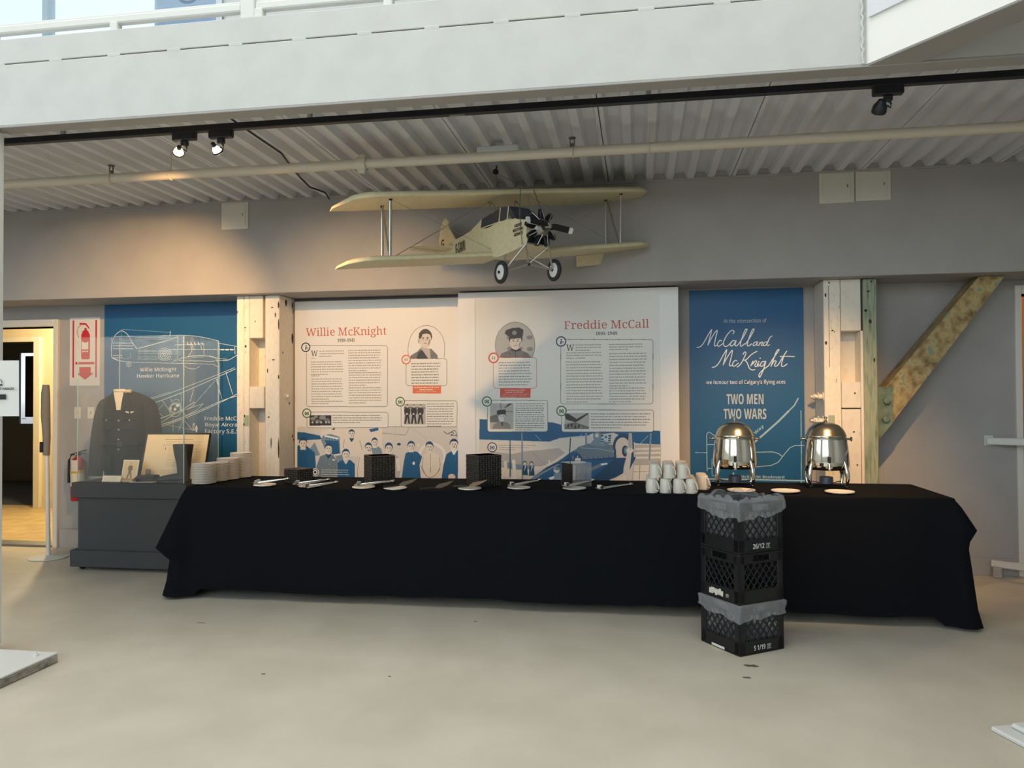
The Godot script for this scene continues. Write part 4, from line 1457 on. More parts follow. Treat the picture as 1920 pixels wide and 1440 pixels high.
func wall_small():
	# fire extinguisher sign
	var s = thing("fire_extinguisher_sign", "white sign with red extinguisher picture and arrow on the grey wall", "sign", Vector3(-5.11, 1.466, 0.0))
	part("plate", bx2(0, 0.305, 0, 0.62, 0, 0.004, 0.001), mat("dcd8d4", 0.4), s)
	var p := MB.new()
	var z := 0.004
	p.box(Vector3(0.037, 0.335, z), Vector3(0.016, 0.52, 0.001))
	p.box(Vector3(0.268, 0.335, z), Vector3(0.016, 0.52, 0.001))
	p.box(Vector3(0.155, 0.205, z), Vector3(0.19, 0.022, 0.001))
	p.prism(PackedVector2Array([Vector2(0.1, 0.17), Vector2(0.215, 0.17), Vector2(0.215, 0.115), Vector2(0.245, 0.115), Vector2(0.158, 0.055), Vector2(0.07, 0.115), Vector2(0.1, 0.115)]), 0.001, Vector3(0, 0, z))
	p.prism(PackedVector2Array([Vector2(0.118, 0.25), Vector2(0.128, 0.24), Vector2(0.195, 0.24), Vector2(0.205, 0.25), Vector2(0.205, 0.46), Vector2(0.185, 0.5), Vector2(0.172, 0.505), Vector2(0.172, 0.525), Vector2(0.15, 0.525), Vector2(0.15, 0.505), Vector2(0.135, 0.5), Vector2(0.118, 0.46)]), 0.001, Vector3(0, 0, z))
	p.prism(PackedVector2Array([Vector2(0.1, 0.555), Vector2(0.16, 0.552), Vector2(0.2, 0.51), Vector2(0.195, 0.535), Vector2(0.165, 0.568), Vector2(0.1, 0.572)]), 0.001, Vector3(0, 0, z))
	part("red_print", p, M.red, s)
	var lab := MB.new()
	lab.prism(PackedVector2Array([Vector2(0.124, 0.33), Vector2(0.19, 0.33), Vector2(0.19, 0.40), Vector2(0.155, 0.39), Vector2(0.124, 0.405)]), 0.0006, Vector3(0, 0, z + 0.0011))
	for i in 3: lab.lathe([Vector2(0.008, 0.0), Vector2(0.008, 0.0006), Vector2(0, 0.0006)], 8, Vector3(0.137 + i * 0.022, 0.312, z + 0.0011), Basis(Vector3.RIGHT, PI / 2))
	part("label_print", lab, mat("e4dfd8", 0.5), s)
	var ho := MB.new()
	ho.tube([Vector3(0.115, 0.55, z), Vector3(0.085, 0.53, z), Vector3(0.075, 0.48, z), Vector3(0.095, 0.44, z)], 0.004, 6)
	part("hose_print", ho, mat("b98c8c", 0.6), s)
	# light switches
	for a in [[-5.06, "light switch plate with toggle on the grey wall below the sign"], [-4.925, "light switch plate half hidden behind the dark jacket"]]:
		var w = thing("light_switch", a[1], "switch", Vector3(a[0], 1.168, 0.0), 0.0, "light switches by the doorway")
		part("plate", bx2(0, 0.066, 0, 0.105, 0, 0.006, 0.002), mat("d9d4c8", 0.4), w)
		part("toggle", bx2(0.028, 0.038, 0.042, 0.066, 0.005, 0.014, 0.002), mat("b5b0a4", 0.4), w)
	# fire extinguisher hanging behind the case
	var e = thing("fire_extinguisher", "red fire extinguisher with black hose and paper tag hanging on the wall", "extinguisher", Vector3(-4.955, 0.44, 0.09))
	var b := MB.new()
	b.lathe([Vector2(0, 0), Vector2(0.05, 0), Vector2(0.056, 0.008), Vector2(0.056, 0.33), Vector2(0.05, 0.36), Vector2(0.025, 0.385), Vector2(0.018, 0.39), Vector2(0.018, 0.405), Vector2(0, 0.405)], 20)
	part("cylinder", b, mat("b01e26", 0.3), e)
	var bn := MB.new()
	bn.lathe([Vector2(0.0572, 0.13), Vector2(0.0572, 0.27)], 20)
	part("label_band", bn, mat("ddd4b8", 0.5), e)
	var yl := MB.new()
	yl.lathe([Vector2(0.0578, 0.245), Vector2(0.0578, 0.275)], 20)
	part("yellow_band", yl, mat("d9b23a", 0.5), e)
	var hd := MB.new()
	hd.box(Vector3(0.0, 0.415, 0), Vector3(0.05, 0.03, 0.035), 0.006)
	hd.box(Vector3(0.045, 0.44, 0), Vector3(0.09, 0.012, 0.022), 0.004, Basis(Vector3.BACK, 0.25))
	hd.box(Vector3(0.04, 0.42, 0), Vector3(0.08, 0.01, 0.02), 0.004)
	part("valve_handle", hd, M.black_knob, e)
	var hs := MB.new()
	hs.tube([Vector3(-0.02, 0.415, 0.0), Vector3(-0.055, 0.41, 0.01), Vector3(-0.075, 0.36, 0.015), Vector3(-0.074, 0.25, 0.02), Vector3(-0.07, 0.16, 0.02)], [0.009, 0.009, 0.009, 0.009, 0.013], 8)
	part("hose", hs, M.black_knob, e)
	part("paper_tag", bxm(Vector3(0.02, 0.315, 0.062), Vector3(0.07, 0.1, 0.001)), mat("d9cfc0", 0.7), e)
	part("gauge", bxm(Vector3(0.0, 0.415, 0.022), Vector3(0.022, 0.022, 0.01), 0.003), M.steel, e)
	# access hatches on the bulkhead
	for a in [[-3.355, 2.722, 0.234, 0.234, "single square white access hatch on the bulkhead above the left post"], [1.288, 2.722, 0.239, 0.238, "left one of the two paired white access hatches above the right post"], [1.538, 2.729, 0.235, 0.232, "right one of the two paired white access hatches above the right post"]]:
		var h = thing("access_hatch", a[4], "hatch", Vector3(a[0], a[1], 0.45), 0.0, "access hatches")
		part("frame", bx2(0, a[2], 0, a[3], 0, 0.008, 0.002), mat("d3d0c4", 0.5), h)
		var dr = part("door", bx2(0.026, a[2] - 0.026, 0.026, a[3] - 0.026, 0.008, 0.012, 0.0015), mat("d3d0c4", 0.5), h)
		part("latch", bx2(a[2] - 0.05, a[2] - 0.042, a[3] * 0.5 - 0.01, a[3] * 0.5 + 0.01, 0.012, 0.015, 0.001), M.galv, dr)

# ------------------------------------------------------------------ under the deck
func track_head(x, aim: Vector3, label, lit, e, ang, closed := false):
	var at := Vector3(x, 2.82, 2.335)
	var o = thing("track_spotlight", label, "spotlight", at, 0.0, "spotlights on the black track")
	part("adapter", bx2(-0.07, 0.07, -0.035, 0.012, -0.018, 0.018, 0.006), M.track, o)
	part("stem", bx2(-0.02, 0.02, -0.065, -0.035, -0.014, 0.014, 0.005), M.track, o)
	var c := Vector3(-0.035, -0.083, 0.0)
	var dir := (aim - (at + c)).normalized()
	var bs := Basis.looking_at(dir, Vector3.UP)
	var yk := MB.new()
	yk.tube([Vector3(0.0, -0.06, 0.0), Vector3(0.014, -0.075, 0.0), Vector3(0.012, -0.095, 0.0), c + Vector3(0.03, 0.0, 0.0)], 0.0045, 6)
	part("yoke", yk, M.track, o)
	var lbs := bs * Basis(Vector3.RIGHT, PI / 2)
	var hd := MB.new()
	if closed:
		hd.lathe([Vector2(0.0, 0.03), Vector2(0.014, 0.03), Vector2(0.02, 0.018), Vector2(0.032, 0.0), Vector2(0.035, -0.03), Vector2(0.033, -0.034), Vector2(0.028, -0.03)], 18, c, lbs)
	else:
		hd.lathe([Vector2(0.0, 0.03), Vector2(0.011, 0.03), Vector2(0.012, 0.01), Vector2(0.0, 0.01)], 14, c, lbs)
		var gr := MB.new()
		gr.lathe([Vector2(0.0275, -0.022), Vector2(0.031, -0.022), Vector2(0.031, -0.03), Vector2(0.0275, -0.03), Vector2(0.0275, -0.022)], 18, c, lbs)
		part("gimbal_ring", gr, M.track, o)
	part("lamp_holder", hd, M.track, o)
	# reflector bulb, opening along the aim
	var bu := MB.new()
	bu.lathe([Vector2(0.008, 0.01), Vector2(0.014, 0.004), Vector2(0.023, -0.01), Vector2(0.0272, -0.026), Vector2(0.026, -0.034), Vector2(0.014, -0.039), Vector2(0.0, -0.04)], 18, c, lbs)
	var gm := mat("fff4df", 0.2)
	gm.emission_enabled = true
	gm.emission = Color(1.0, 0.84, 0.6) if e > 5.0 else Color(1.0, 0.95, 0.86)
	gm.emission_energy_multiplier = 9.0 if not closed and e > 6.0 else 1.4
	part("bulb", bu, gm, o)
	if lit:
		var l := SpotLight3D.new()
		l.name = "spot_light"
		l.light_color = Color(1.0, 0.78, 0.52)
		l.light_energy = e
		l.spot_angle = ang
		l.spot_angle_attenuation = 1.0
		l.spot_range = 30.0
		l.spot_attenuation = 2.0
		l.light_size = 0.025
		l.shadow_enabled = true
		o.add_child(l)
		l.position = c + dir * 0.048
		l.basis = Basis.looking_at(dir, Vector3.UP)
	return o

func ceiling_things():
	var tr = thing("lighting_track", "long black lighting track hung below the deck behind the white beam", "track", Vector3(0, 2.845, 2.335))
	part("channel", bx2(-5.2, 4.2, -0.018, 0.018, -0.018, 0.018, 0.003), M.track, tr)
	for x in [-3.25, -1.75, 0.06, 1.9]: part("hanger", bx2(x - 0.012, x + 0.012, 0.018, 0.11, -0.01, 0.01, 0.002), M.wall, tr)
	part("joiner", bx2(-0.97, -0.89, -0.0195, -0.0175, -0.012, 0.012), M.galv, tr)
	track_head(-2.49, Vector3(-4.0, 1.85, 0.4), "glowing spotlight in a dark holder, leftmost on the black track", true, SPOT * 0.9, 28.0)
	track_head(-2.27, Vector3(-2.12, 1.2, 0.1), "spotlight with a white lamp face next to the glowing one", true, SPOT * 0.37, 42.0)
	track_head(1.19, Vector3(1.08, 0.9, 0.6), "black spotlight turned away on the right end of the track", true, SPOT * 0.75, 30.0, true)
	# sprinkler main
	var pi = thing("sprinkler_pipe", "cream painted sprinkler pipe running below the ribbed deck", "pipe", Vector3(0, 2.8, 1.70))
	var b := MB.new()
	b.tube([Vector3(-6.0, 0, 0), Vector3(5.0, 0, 0)], 0.03, 20)
	part("pipe", b, M.pipe, pi)
	var cp := MB.new()
	cp.tube([Vector3(-1.72, 0, 0), Vector3(-1.66, 0, 0)], 0.042, 16)
	cp.box(Vector3(-1.69, 0.043, 0), Vector3(0.05, 0.03, 0.035), 0.006)
	cp.box(Vector3(-1.69, -0.043, 0), Vector3(0.05, 0.03, 0.035), 0.006)
	part("coupling", cp, M.pipe, pi)
	for x in [-3.42, -0.38]:
		var s := MB.new()
		s.tube([Vector3(x, 0.028, 0), Vector3(x, 0.05, 0)], 0.014, 10)
		s.box(Vector3(x - 0.012, 0.065, 0), Vector3(0.005, 0.035, 0.008))
		s.box(Vector3(x + 0.012, 0.065, 0), Vector3(0.005, 0.035, 0.008))
		s.lathe([Vector2(0, 0.082), Vector2(0.022, 0.082), Vector2(0.022, 0.087), Vector2(0, 0.089)], 12, Vector3(x, 0, 0))
		part("sprinkler_head", s, mat("6d6a66", 0.4, 0.5), pi)
		var cl := MB.new()
		var ps := []
		for i in 17: ps.append(Vector3(x + 0.004, cos(TAU * i / 16) * 0.033, sin(TAU * i / 16) * 0.033))
		cl.tube(ps, 0.004, 6, false)
		part("clamp", cl, M.pipe, pi)
	for x in [-2.99, 0.07, 2.2]:
		var h := MB.new()
		h.tube([Vector3(x, 0.03, 0), Vector3(x, 0.155, 0)], 0.005, 6)
		var ps := []
		for i in 17: ps.append(Vector3(x, cos(TAU * i / 16) * 0.032, sin(TAU * i / 16) * 0.032))
		h.tube(ps, 0.004, 6, false)
		part("hanger_rod", h, M.pipe, pi)
	# strut channel on the deck and the pulley the aircraft hangs from
	var ch = thing("strut_channel", "short slotted strut channel fixed to the deck above the model aircraft", "bracket", Vector3(-0.882, 2.955, 1.42))
	part("channel", bx2(-0.135, 0.135, -0.035, 0.0, -0.015, 0.015, 0.003), M.deck, ch)
	for x in [-0.07, 0.06]: part("hanger_bolt", bx2(x - 0.005, x + 0.005, -0.062, -0.03, -0.005, 0.005), M.galv, ch)
	for x in [-0.105, -0.02, 0.02, 0.105]: part("slot", bxm(Vector3(x, -0.0355, 0), Vector3(0.026, 0.002, 0.008)), M.dark, ch)
	var pu = thing("hanging_pulley", "small dark pulley with a hook under the deck holding the aircraft wires", "pulley", Vector3(-0.97, 2.955, 1.02))
	var q := MB.new()
	q.lathe([Vector2(0, -0.01), Vector2(0.018, -0.01), Vector2(0.02, -0.006), Vector2(0.014, 0), Vector2(0.02, 0.006), Vector2(0.018, 0.01), Vector2(0, 0.01)], 16, Vector3(0, -0.045, 0), Basis(Vector3.RIGHT, PI / 2))
	part("wheel", q, M.dark, pu)
	q = MB.new()
	q.tube([Vector3(0.004, 0, 0), Vector3(0.01, -0.02, 0.012), Vector3(0.0, -0.04, 0.014)], 0.005, 6)
	part("hook", q, M.dark, pu)
	# conduit cable on the deck
	var cb := MB.new()
	cb.tube([Vector3(-2.30, 2.952, 2.2), Vector3(-2.30, 2.95, 1.55), Vector3(-2.42, 2.948, 1.0), Vector3(-2.46, 2.95, 0.75), Vector3(-2.4, 2.945, 0.6), Vector3(-2.42, 2.93, 0.47)], 0.006, 6)
	solo("ceiling_cable", cb, M.dark, "thin dark cable running along the deck behind the spotlights", "cable")

# ------------------------------------------------------------------ model biplane
func wing_mesh(a0: float, a1: float, y0: float, y1: float, ca0: float, ca1: float, chord: float, thick: float, tip0: bool, tip1: bool) -> MB:
	# wing along local x between a0 and a1 with leading edge at ca, airfoil section, tips rounded back
	var rows := []
	var n := 28
	var sec = [[0.0, 0.0], [0.02, 0.5], [0.08, 0.85], [0.2, 1.0], [0.4, 0.9], [0.7, 0.5], [1.0, 0.02], [1.0, -0.02], [0.7, -0.12], [0.4, -0.2], [0.2, -0.28], [0.08, -0.32], [0.02, -0.25]]
	for i in n + 1:
		var t := i / float(n)
		var a := lerpf(a0, a1, t)
		var y := lerpf(y0, y1, t)
		var le := lerpf(ca0, ca1, t)
		var c0 := 0.0
		var d0 := (a - a0) / 0.2
		var d1 := (a1 - a) / 0.2
		if tip0 and d0 < 1.0: c0 = (1.0 - sqrt(1.0 - (1.0 - d0) * (1.0 - d0))) * 0.75
		if tip1 and d1 < 1.0: c0 = (1.0 - sqrt(1.0 - (1.0 - d1) * (1.0 - d1))) * 0.75
		var row := []
		var rib := 0.0016 * (1.0 if (i % 2) == 0 else 0.0)
		for s in sec:
			var cx: float = c0 + s[0] * (1.0 - c0)
			row.append(Vector3(a, y + (s[1] * (thick * (1.0 - c0 * 0.9)) + (rib * signf(s[1]))), le - cx * chord))
		rows.append(row)
	var b := MB.new()
	b.sheet(rows, true)
	for e in [0, n]:
		var nn := Vector3(-1 if e == 0 else 1, 0, 0)
		var r = rows[e]
		for k in range(1, r.size() - 1): b.tri(r[0], r[k], r[k + 1], nn)
	return b
func strut(pts, r := 0.006, fl := Vector2(1.0, 1.0)) -> MB:
	var b := MB.new()
	b.tube(pts, r, 8, true, fl)
	return b
func airplane():
	var phi := deg_to_rad(33.15)
	var o = thing("model_biplane", "cream model biplane with radial engine and white wheels hanging below the deck", "model airplane", Vector3(-0.785, 2.385, 1.244), phi)
	# local: x along the span to the viewer's right, z towards the nose, y = 0 at the propeller hub
	var up = part("upper_wing", wing_mesh(-1.15, 1.145, 0.175, 0.455, 0.0, 0.0, 0.42, 0.035, true, true), M.fabric, o)
	part("lower_wing", wing_mesh(-1.12, -0.09, -0.205, -0.10, -0.04, -0.03, 0.36, 0.03, true, false), M.fabric, o)
	part("lower_wing", wing_mesh(0.09, 1.165, -0.07, 0.075, -0.03, -0.04, 0.36, 0.03, false, true), M.fabric, o)
	# drooped aileron below the right lower wing
	var fb := Basis(Vector3.BACK, 0.152)
	part("aileron", bxm(Vector3(0.90, 0.0, -0.385), Vector3(0.5, 0.082, 0.008), 0.003, fb * Basis(Vector3.RIGHT, 0.2)), M.fabric, o)
	# interplane struts: two and a diagonal at each side
	for s in [[-0.84, 0.205, -0.175], [0.84, 0.41, 0.035]]:
		part("interplane_strut", strut([Vector3(s[0], s[1], -0.06), Vector3(s[0], s[2], -0.07)], 0.007, Vector2(0.7, 1.4)), M.silver, o)
		part("interplane_strut", strut([Vector3(s[0], s[1] + 0.005, -0.27), Vector3(s[0], s[2], -0.27)], 0.007, Vector2(0.7, 1.4)), M.silver, o)
		part("interplane_strut", strut([Vector3(s[0], s[1], -0.26), Vector3(s[0], s[2], -0.08)], 0.006), M.steel, o)
		for e in [[s[1] - 0.004, -0.06], [s[1] - 0.002, -0.27], [s[2] + 0.008, -0.07]]: part("strut_fitting", bxm(Vector3(s[0], e[0], e[1]), Vector3(0.02, 0.022, 0.024), 0.005), M.dark, o)
	# fuselage in its own frame: u runs back from the hub
	var hub := Vector3(0, 0.0, 0.43)
	var bk := Vector3(-0.14, 0.0, -0.99).normalized()
	var sd := Vector3(-bk.z, 0, bk.x).normalized()
	if sd.x < 0: sd = -sd
	var F := func(u: float, y: float, s: float): return hub + bk * u + sd * s + Vector3(0, y, 0)
	var secs = [[0.09, 0.05, -0.10, 0.085], [0.2, 0.075, -0.115, 0.092], [0.30, 0.095, -0.125, 0.092], [0.42, 0.095, -0.128, 0.092], [0.55, 0.085, -0.11, 0.09], [0.66, 0.10, -0.095, 0.088], [0.8, 0.118, -0.07, 0.075], [1.0, 0.112, -0.035, 0.052], [1.2, 0.112, 0.005, 0.03], [1.33, 0.112, 0.035, 0.012]]
	var fu := MB.new()
	for i in secs.size() - 1:
		var p = secs[i]
		var q = secs[i + 1]
		var A := func(v, k): return F.call(v[0], v[1] if k < 2 else v[2], (-v[3] if k == 0 or k == 3 else v[3]))
		var ns = [Vector3.UP, sd, Vector3.DOWN, -sd]
		for k in 4: fu.quad(A.call(p, k), A.call(p, (k + 1) % 4), A.call(q, (k + 1) % 4), A.call(q, k), ns[k])
	for e in [0, secs.size() - 1]:
		var v = secs[e]
		fu.quad(F.call(v[0], v[1], -v[3]), F.call(v[0], v[1], v[3]), F.call(v[0], v[2], v[3]), F.call(v[0], v[2], -v[3]), -bk if e == 0 else bk)
	var fo = part("fuselage", fu, M.fabric, o)
	# lower nose, dark
	var nz := MB.new()
	nz.quad(F.call(0.088, -0.02, -0.06), F.call(0.088, -0.02, 0.086), F.call(0.088, -0.101, 0.086), F.call(0.088, -0.101, -0.086), -bk)
	part("nose_plate", nz, M.dark, fo)
	# cabin glazing
	var gl := mat("3c4048", 0.15)
	var cab := MB.new()
	var top = [[0.30, 0.178, 0.075], [0.40, 0.19, 0.08], [0.66, 0.162, 0.08]]
	var bot = [[0.20, 0.076, 0.09], [0.40, 0.095, 0.092], [0.655, 0.099, 0.088]]
	for i in 2:
		for s in [-1.0, 1.0]:
			cab.quad(F.call(bot[i][0], bot[i][1], s * bot[i][2]), F.call(bot[i + 1][0], bot[i + 1][1], s * bot[i + 1][2]), F.call(top[i + 1][0], top[i + 1][1], s * top[i + 1][2]), F.call(top[i][0], top[i][1], s * top[i][2]), sd * s)
	cab.quad(F.call(0.2, 0.076, -0.09), F.call(0.2, 0.076, 0.09), F.call(0.3, 0.178, 0.075), F.call(0.3, 0.178, -0.075), -bk)
	part("cabin_windows", cab, gl, fo)
	var rf := MB.new()
	rf.quad(F.call(0.3, 0.18, -0.075), F.call(0.3, 0.18, 0.075), F.call(0.4, 0.192, 0.08), F.call(0.4, 0.192, -0.08), Vector3.UP)
	rf.quad(F.call(0.4, 0.192, -0.08), F.call(0.4, 0.192, 0.08), F.call(0.66, 0.164, 0.08), F.call(0.66, 0.164, -0.08), Vector3.UP)
	rf.quad(F.call(0.66, 0.164, -0.08), F.call(0.66, 0.164, 0.08), F.call(0.82, 0.12, 0.072), F.call(0.82, 0.12, -0.072), (Vector3.UP + bk * 0.3).normalized())
	for s in [-1.0, 1.0]: rf.tri(F.call(0.66, 0.164, s * 0.08), F.call(0.82, 0.12, s * 0.072), F.call(0.655, 0.09, s * 0.088), sd * s)
	part("cabin_roof", rf, M.fabric, fo)
	for w in [[0.405, 0.095, 0.19], [0.655, 0.1, 0.164], [0.305, 0.086, 0.178]]:
		for s in [-1.0, 1.0]: part("window_post", strut([F.call(w[0], w[1], s * 0.093), F.call(w[0], w[2], s * 0.081)], 0.004), M.fabric, fo)
	for s in [-1.0, 1.0]: part("window_sill", strut([F.call(0.2, 0.076, s * 0.091), F.call(0.405, 0.095, s * 0.093), F.call(0.655, 0.1, s * 0.089)], 0.004), M.fabric, fo)
	# cabane struts to the upper wing
	for s in [-1.0, 1.0]:
		var yw: float = 0.315 + s * 0.09 * 0.122
		part("cabane_strut", strut([F.call(0.26, 0.085, s * 0.09), Vector3(s * 0.1, yw, -0.05)], 0.005), M.silver, o)
		part("cabane_strut", strut([F.call(0.5, 0.175, s * 0.08), Vector3(s * 0.1, yw, -0.26)], 0.005), M.silver, o)
		part("cabane_strut", strut([F.call(0.28, 0.09, s * 0.09), Vector3(s * 0.1, yw, -0.25)], 0.005), M.silver, o)
	# marks
	var lb := Basis(-bk, Vector3.UP, (-bk).cross(Vector3.UP))
	letters("lettering", "GREAT", F.call(0.215, 0.022, -0.0945), 0.085, 0.02, M.ink, fo, "Droid Sans", true, 0.0, lb)
	letters("lettering", "WESTERN", F.call(0.235, -0.006, -0.0955), 0.115, 0.02, M.ink, fo, "Droid Sans", true, 0.0, lb)
	letters("lettering", "AIRWAYS", F.call(0.22, -0.034, -0.0952), 0.10, 0.02, M.ink, fo, "Droid Sans", true, 0.0, lb)
	var lb2 := Basis((-bk + sd * -0.12).normalized(), Vector3.UP, ((-bk + sd * -0.12).normalized()).cross(Vector3.UP))
	letters("lettering", "G-CAXN", F.call(1.1, -0.0, -0.048), 0.18, 0.075, M.ink, fo, "Droid Sans", true, 0.0, lb2)
	# tail
	var tb := Basis(-bk, Vector3.UP, (-bk).cross(Vector3.UP))
	var fin := MB.new()
	fin.prism(PackedVector2Array([Vector2(-1.15, 0.108), Vector2(-1.24, 0.2), Vector2(-1.30, 0.27), Vector2(-1.315, 0.05), Vector2(-1.2, 0.06)]), 0.008, hub - sd * 0.004, tb)
	part("tail_fin", fin, M.fabric, o)
	var rud := MB.new()
	rud.prism(PackedVector2Array([Vector2(-1.318, 0.04), Vector2(-1.303, 0.25), Vector2(-1.27, 0.275), Vector2(-1.33, 0.315), Vector2(-1.37, 0.305), Vector2(-1.415, 0.25), Vector2(-1.44, 0.17), Vector2(-1.42, 0.08), Vector2(-1.37, 0.03)]), 0.008, hub - sd * 0.004, tb)
	var ru = part("rudder", rud, M.fabric, o)
	letters("lettering", "G", hub + tb * Vector3(-1.40, 0.09, 0.0046) , 0.05, 0.07, M.ink, ru, "Droid Sans", true, 0.0, tb)
	letters("lettering", "G", hub + tb * Vector3(-1.40, 0.09, 0.0046) - sd * 0.009, 0.05, 0.07, M.ink, ru, "Droid Sans", true, 0.0, tb)
	var sb := Basis(sd, -bk, Vector3.UP)
	var stb := MB.new()
	stb.prism(PackedVector2Array([Vector2(-0.02, -1.16), Vector2(-0.26, -1.2), Vector2(-0.31, -1.26), Vector2(-0.31, -1.3), Vector2(0.31, -1.3), Vector2(0.31, -1.26), Vector2(0.26, -1.2), Vector2(0.02, -1.16)]), 0.012, hub + Vector3(0, 0.06, 0), sb)
	part("tailplane", stb, M.fabric, o)
	for s in [-1.0, 1.0]:
		var el := MB.new()
		el.prism(PackedVector2Array([Vector2(s * 0.03, -1.305), Vector2(s * 0.31, -1.305), Vector2(s * 0.29, -1.38), Vector2(s * 0.06, -1.39)]), 0.01, hub + Vector3(0, 0.055, 0), sb)
		part("elevator", el, M.fabric, o)
	# radial engine
	var eb := Basis(sd, Vector3.UP, -bk)
	var cc := MB.new()
	cc.lathe([Vector2(0.0, 0.0), Vector2(0.03, 0.0), Vector2(0.045, -0.015), Vector2(0.06, -0.04), Vector2(0.065, -0.09)], 20, hub + bk * 0.01, eb * Basis(Vector3.RIGHT, PI / 2))
	var en = part("engine", cc, mat("9c9a95", 0.35, 0.8), o)
	for i in 9:
		var a := TAU * i / 9 + 0.2
		var dir: Vector3 = sd * cos(a) + Vector3.UP * sin(a)
		var cy := MB.new()
		var ctr := hub + bk * 0.055
		var pr := []
		for k in 6:
			pr.append_array([Vector2(0.013, 0.052 + k * 0.009), Vector2(0.019, 0.052 + k * 0.009), Vector2(0.019, 0.056 + k * 0.009), Vector2(0.013, 0.056 + k * 0.009)])
		pr.append_array([Vector2(0.017, 0.108), Vector2(0.014, 0.116), Vector2(0, 0.117)])
		cy.lathe(pr, 10, ctr, cy.frame_of(dir))
		part("cylinder", cy, mat("23262b", 0.45, 0.4), en)
		part("pushrod", strut([hub + bk * 0.015 + dir * 0.05, ctr + dir * 0.115 - bk * 0.012], 0.003), M.silver, en)
	# propeller with white tips
	var pd := (sd * 0.99 + Vector3.UP * -0.1).normalized()
	for s in [-1.0, 1.0]:
		var pbs := Basis(pd * s, (Vector3.UP * s), (pd * s).cross(Vector3.UP * s)).orthonormalized() * Basis(Vector3.RIGHT, 0.35)
		var pb := MB.new()
		pb.prism(PackedVector2Array([Vector2(0.008, -0.011), Vector2(0.045, -0.019), Vector2(0.143, -0.0195), Vector2(0.143, 0.0195), Vector2(0.045, 0.019), Vector2(0.008, 0.011)]), 0.007, hub - bk * 0.034, pbs)
		part("propeller_blade", pb, M.black_knob, o)
		var pt := MB.new()
		pt.prism(PackedVector2Array([Vector2(0.1435, -0.0195), Vector2(0.166, -0.018), Vector2(0.172, -0.012), Vector2(0.172, 0.012), Vector2(0.166, 0.018), Vector2(0.1435, 0.0195)]), 0.007, hub - bk * 0.034, pbs)
		part("propeller_tip", pt, M.white, o, "white blade tip")
	var sp := MB.new()
	sp.lathe([Vector2(0.024, 0.0), Vector2(0.024, 0.012), Vector2(0.018, 0.028), Vector2(0.0, 0.036)], 16, hub - bk * 0.012, eb * Basis(Vector3.RIGHT, PI / 2))
	part("spinner", sp, M.steel, o)
	# undercarriage
	var wc = [F.call(0.205, -0.268, -0.2), F.call(0.19, -0.225, 0.19)]
	for i in 2:
		var s := -1.0 if i == 0 else 1.0
		var c: Vector3 = wc[i]
		var wb := Basis(sd, Vector3.UP, -bk) * Basis(Vector3.BACK, -PI / 2)
		var ti := MB.new()
		var pr := []
		for k in 17: pr.append(Vector2(0.058 + 0.0135 * cos(TAU * k / 16), 0.0135 * sin(TAU * k / 16)))
		ti.lathe(pr, 32, c, wb)
		var we = part("wheel", ti, mat("2a2a2a", 0.7), o)
		var di := MB.new()
		di.lathe([Vector2(0.0, -0.012), Vector2(0.02, -0.011), Vector2(0.05, -0.006), Vector2(0.05, 0.006), Vector2(0.02, 0.011), Vector2(0.0, 0.012)], 28, c, wb)
		part("wheel_disc", di, M.white, we, "white wheel disc")
		var hb := MB.new()
		hb.lathe([Vector2(0, -0.02), Vector2(0.009, -0.02), Vector2(0.009, 0.02), Vector2(0, 0.02)], 10, c, wb)
		part("hub_cap", hb, M.dark, we)
		part("gear_strut", strut([F.call(0.1, -0.1, s * 0.085), c - sd * s * 0.012], 0.006), M.silver, o)
		part("gear_strut", strut([F.call(0.34, -0.12, s * 0.085), c - sd * s * 0.012], 0.006), M.silver, o)
		part("axle_half", strut([c - sd * s * 0.01, F.call(0.2, -0.2, 0.0)], 0.006), M.silver, o)
		part("gear_brace", strut([F.call(0.1, -0.1, -s * 0.085), F.call(0.2, -0.2, 0.0)], 0.005), M.silver, o)
	part("gear_spreader", strut([F.call(0.09, -0.095, -0.085), F.call(0.09, -0.095, 0.085)], 0.006), M.silver, o)
	part("gear_fitting", bxm(F.call(0.2, -0.2, 0.0), Vector3(0.02, 0.02, 0.02), 0.005), M.dark, o)
	# rigging wires and hanging wires
	var wires = [[Vector3(-0.84, 0.2, -0.06), Vector3(-0.1, -0.09, -0.06)], [Vector3(-0.1, 0.3, -0.06), Vector3(-0.84, -0.17, -0.07)], [Vector3(0.84, 0.4, -0.06), Vector3(0.1, -0.06, -0.06)], [Vector3(0.1, 0.32, -0.06), Vector3(0.84, 0.03, -0.07)], [Vector3(-0.84, -0.17, -0.26), F.call(1.36, 0.25, 0.0)], [Vector3(-0.1, 0.31, -0.38), F.call(1.3, 0.27, 0.0)]]
	for w in wires: part("rigging_wire", strut(w, 0.0013), M.galv, o)
	var inv: Transform3D = o.transform.affine_inverse()
	var hook: Vector3 = inv * Vector3(-0.97, 2.905, 1.02)
	for w in [Vector3(-0.10, 0.345, -0.08), Vector3(0.12, 0.36, -0.08), Vector3(-0.03, 0.35, -0.36)]: part("hanging_wire", strut([hook, w], 0.0018), M.galv, o)
	# two loose cords dangling in front of the nose
	for c in [[0.02, 0.07, -0.09], [0.11, 0.075, 0.05]]:
		part("cord", strut([Vector3(c[0] - 0.005, 0.33, 0.02), F.call(0.16, 0.1, c[2]), F.call(0.12, -0.1, c[2] - 0.01)] if c[2] < 0 else [Vector3(c[0], 0.34, 0.02), F.call(0.07, 0.08, 0.03)], 0.003), M.galv, o)

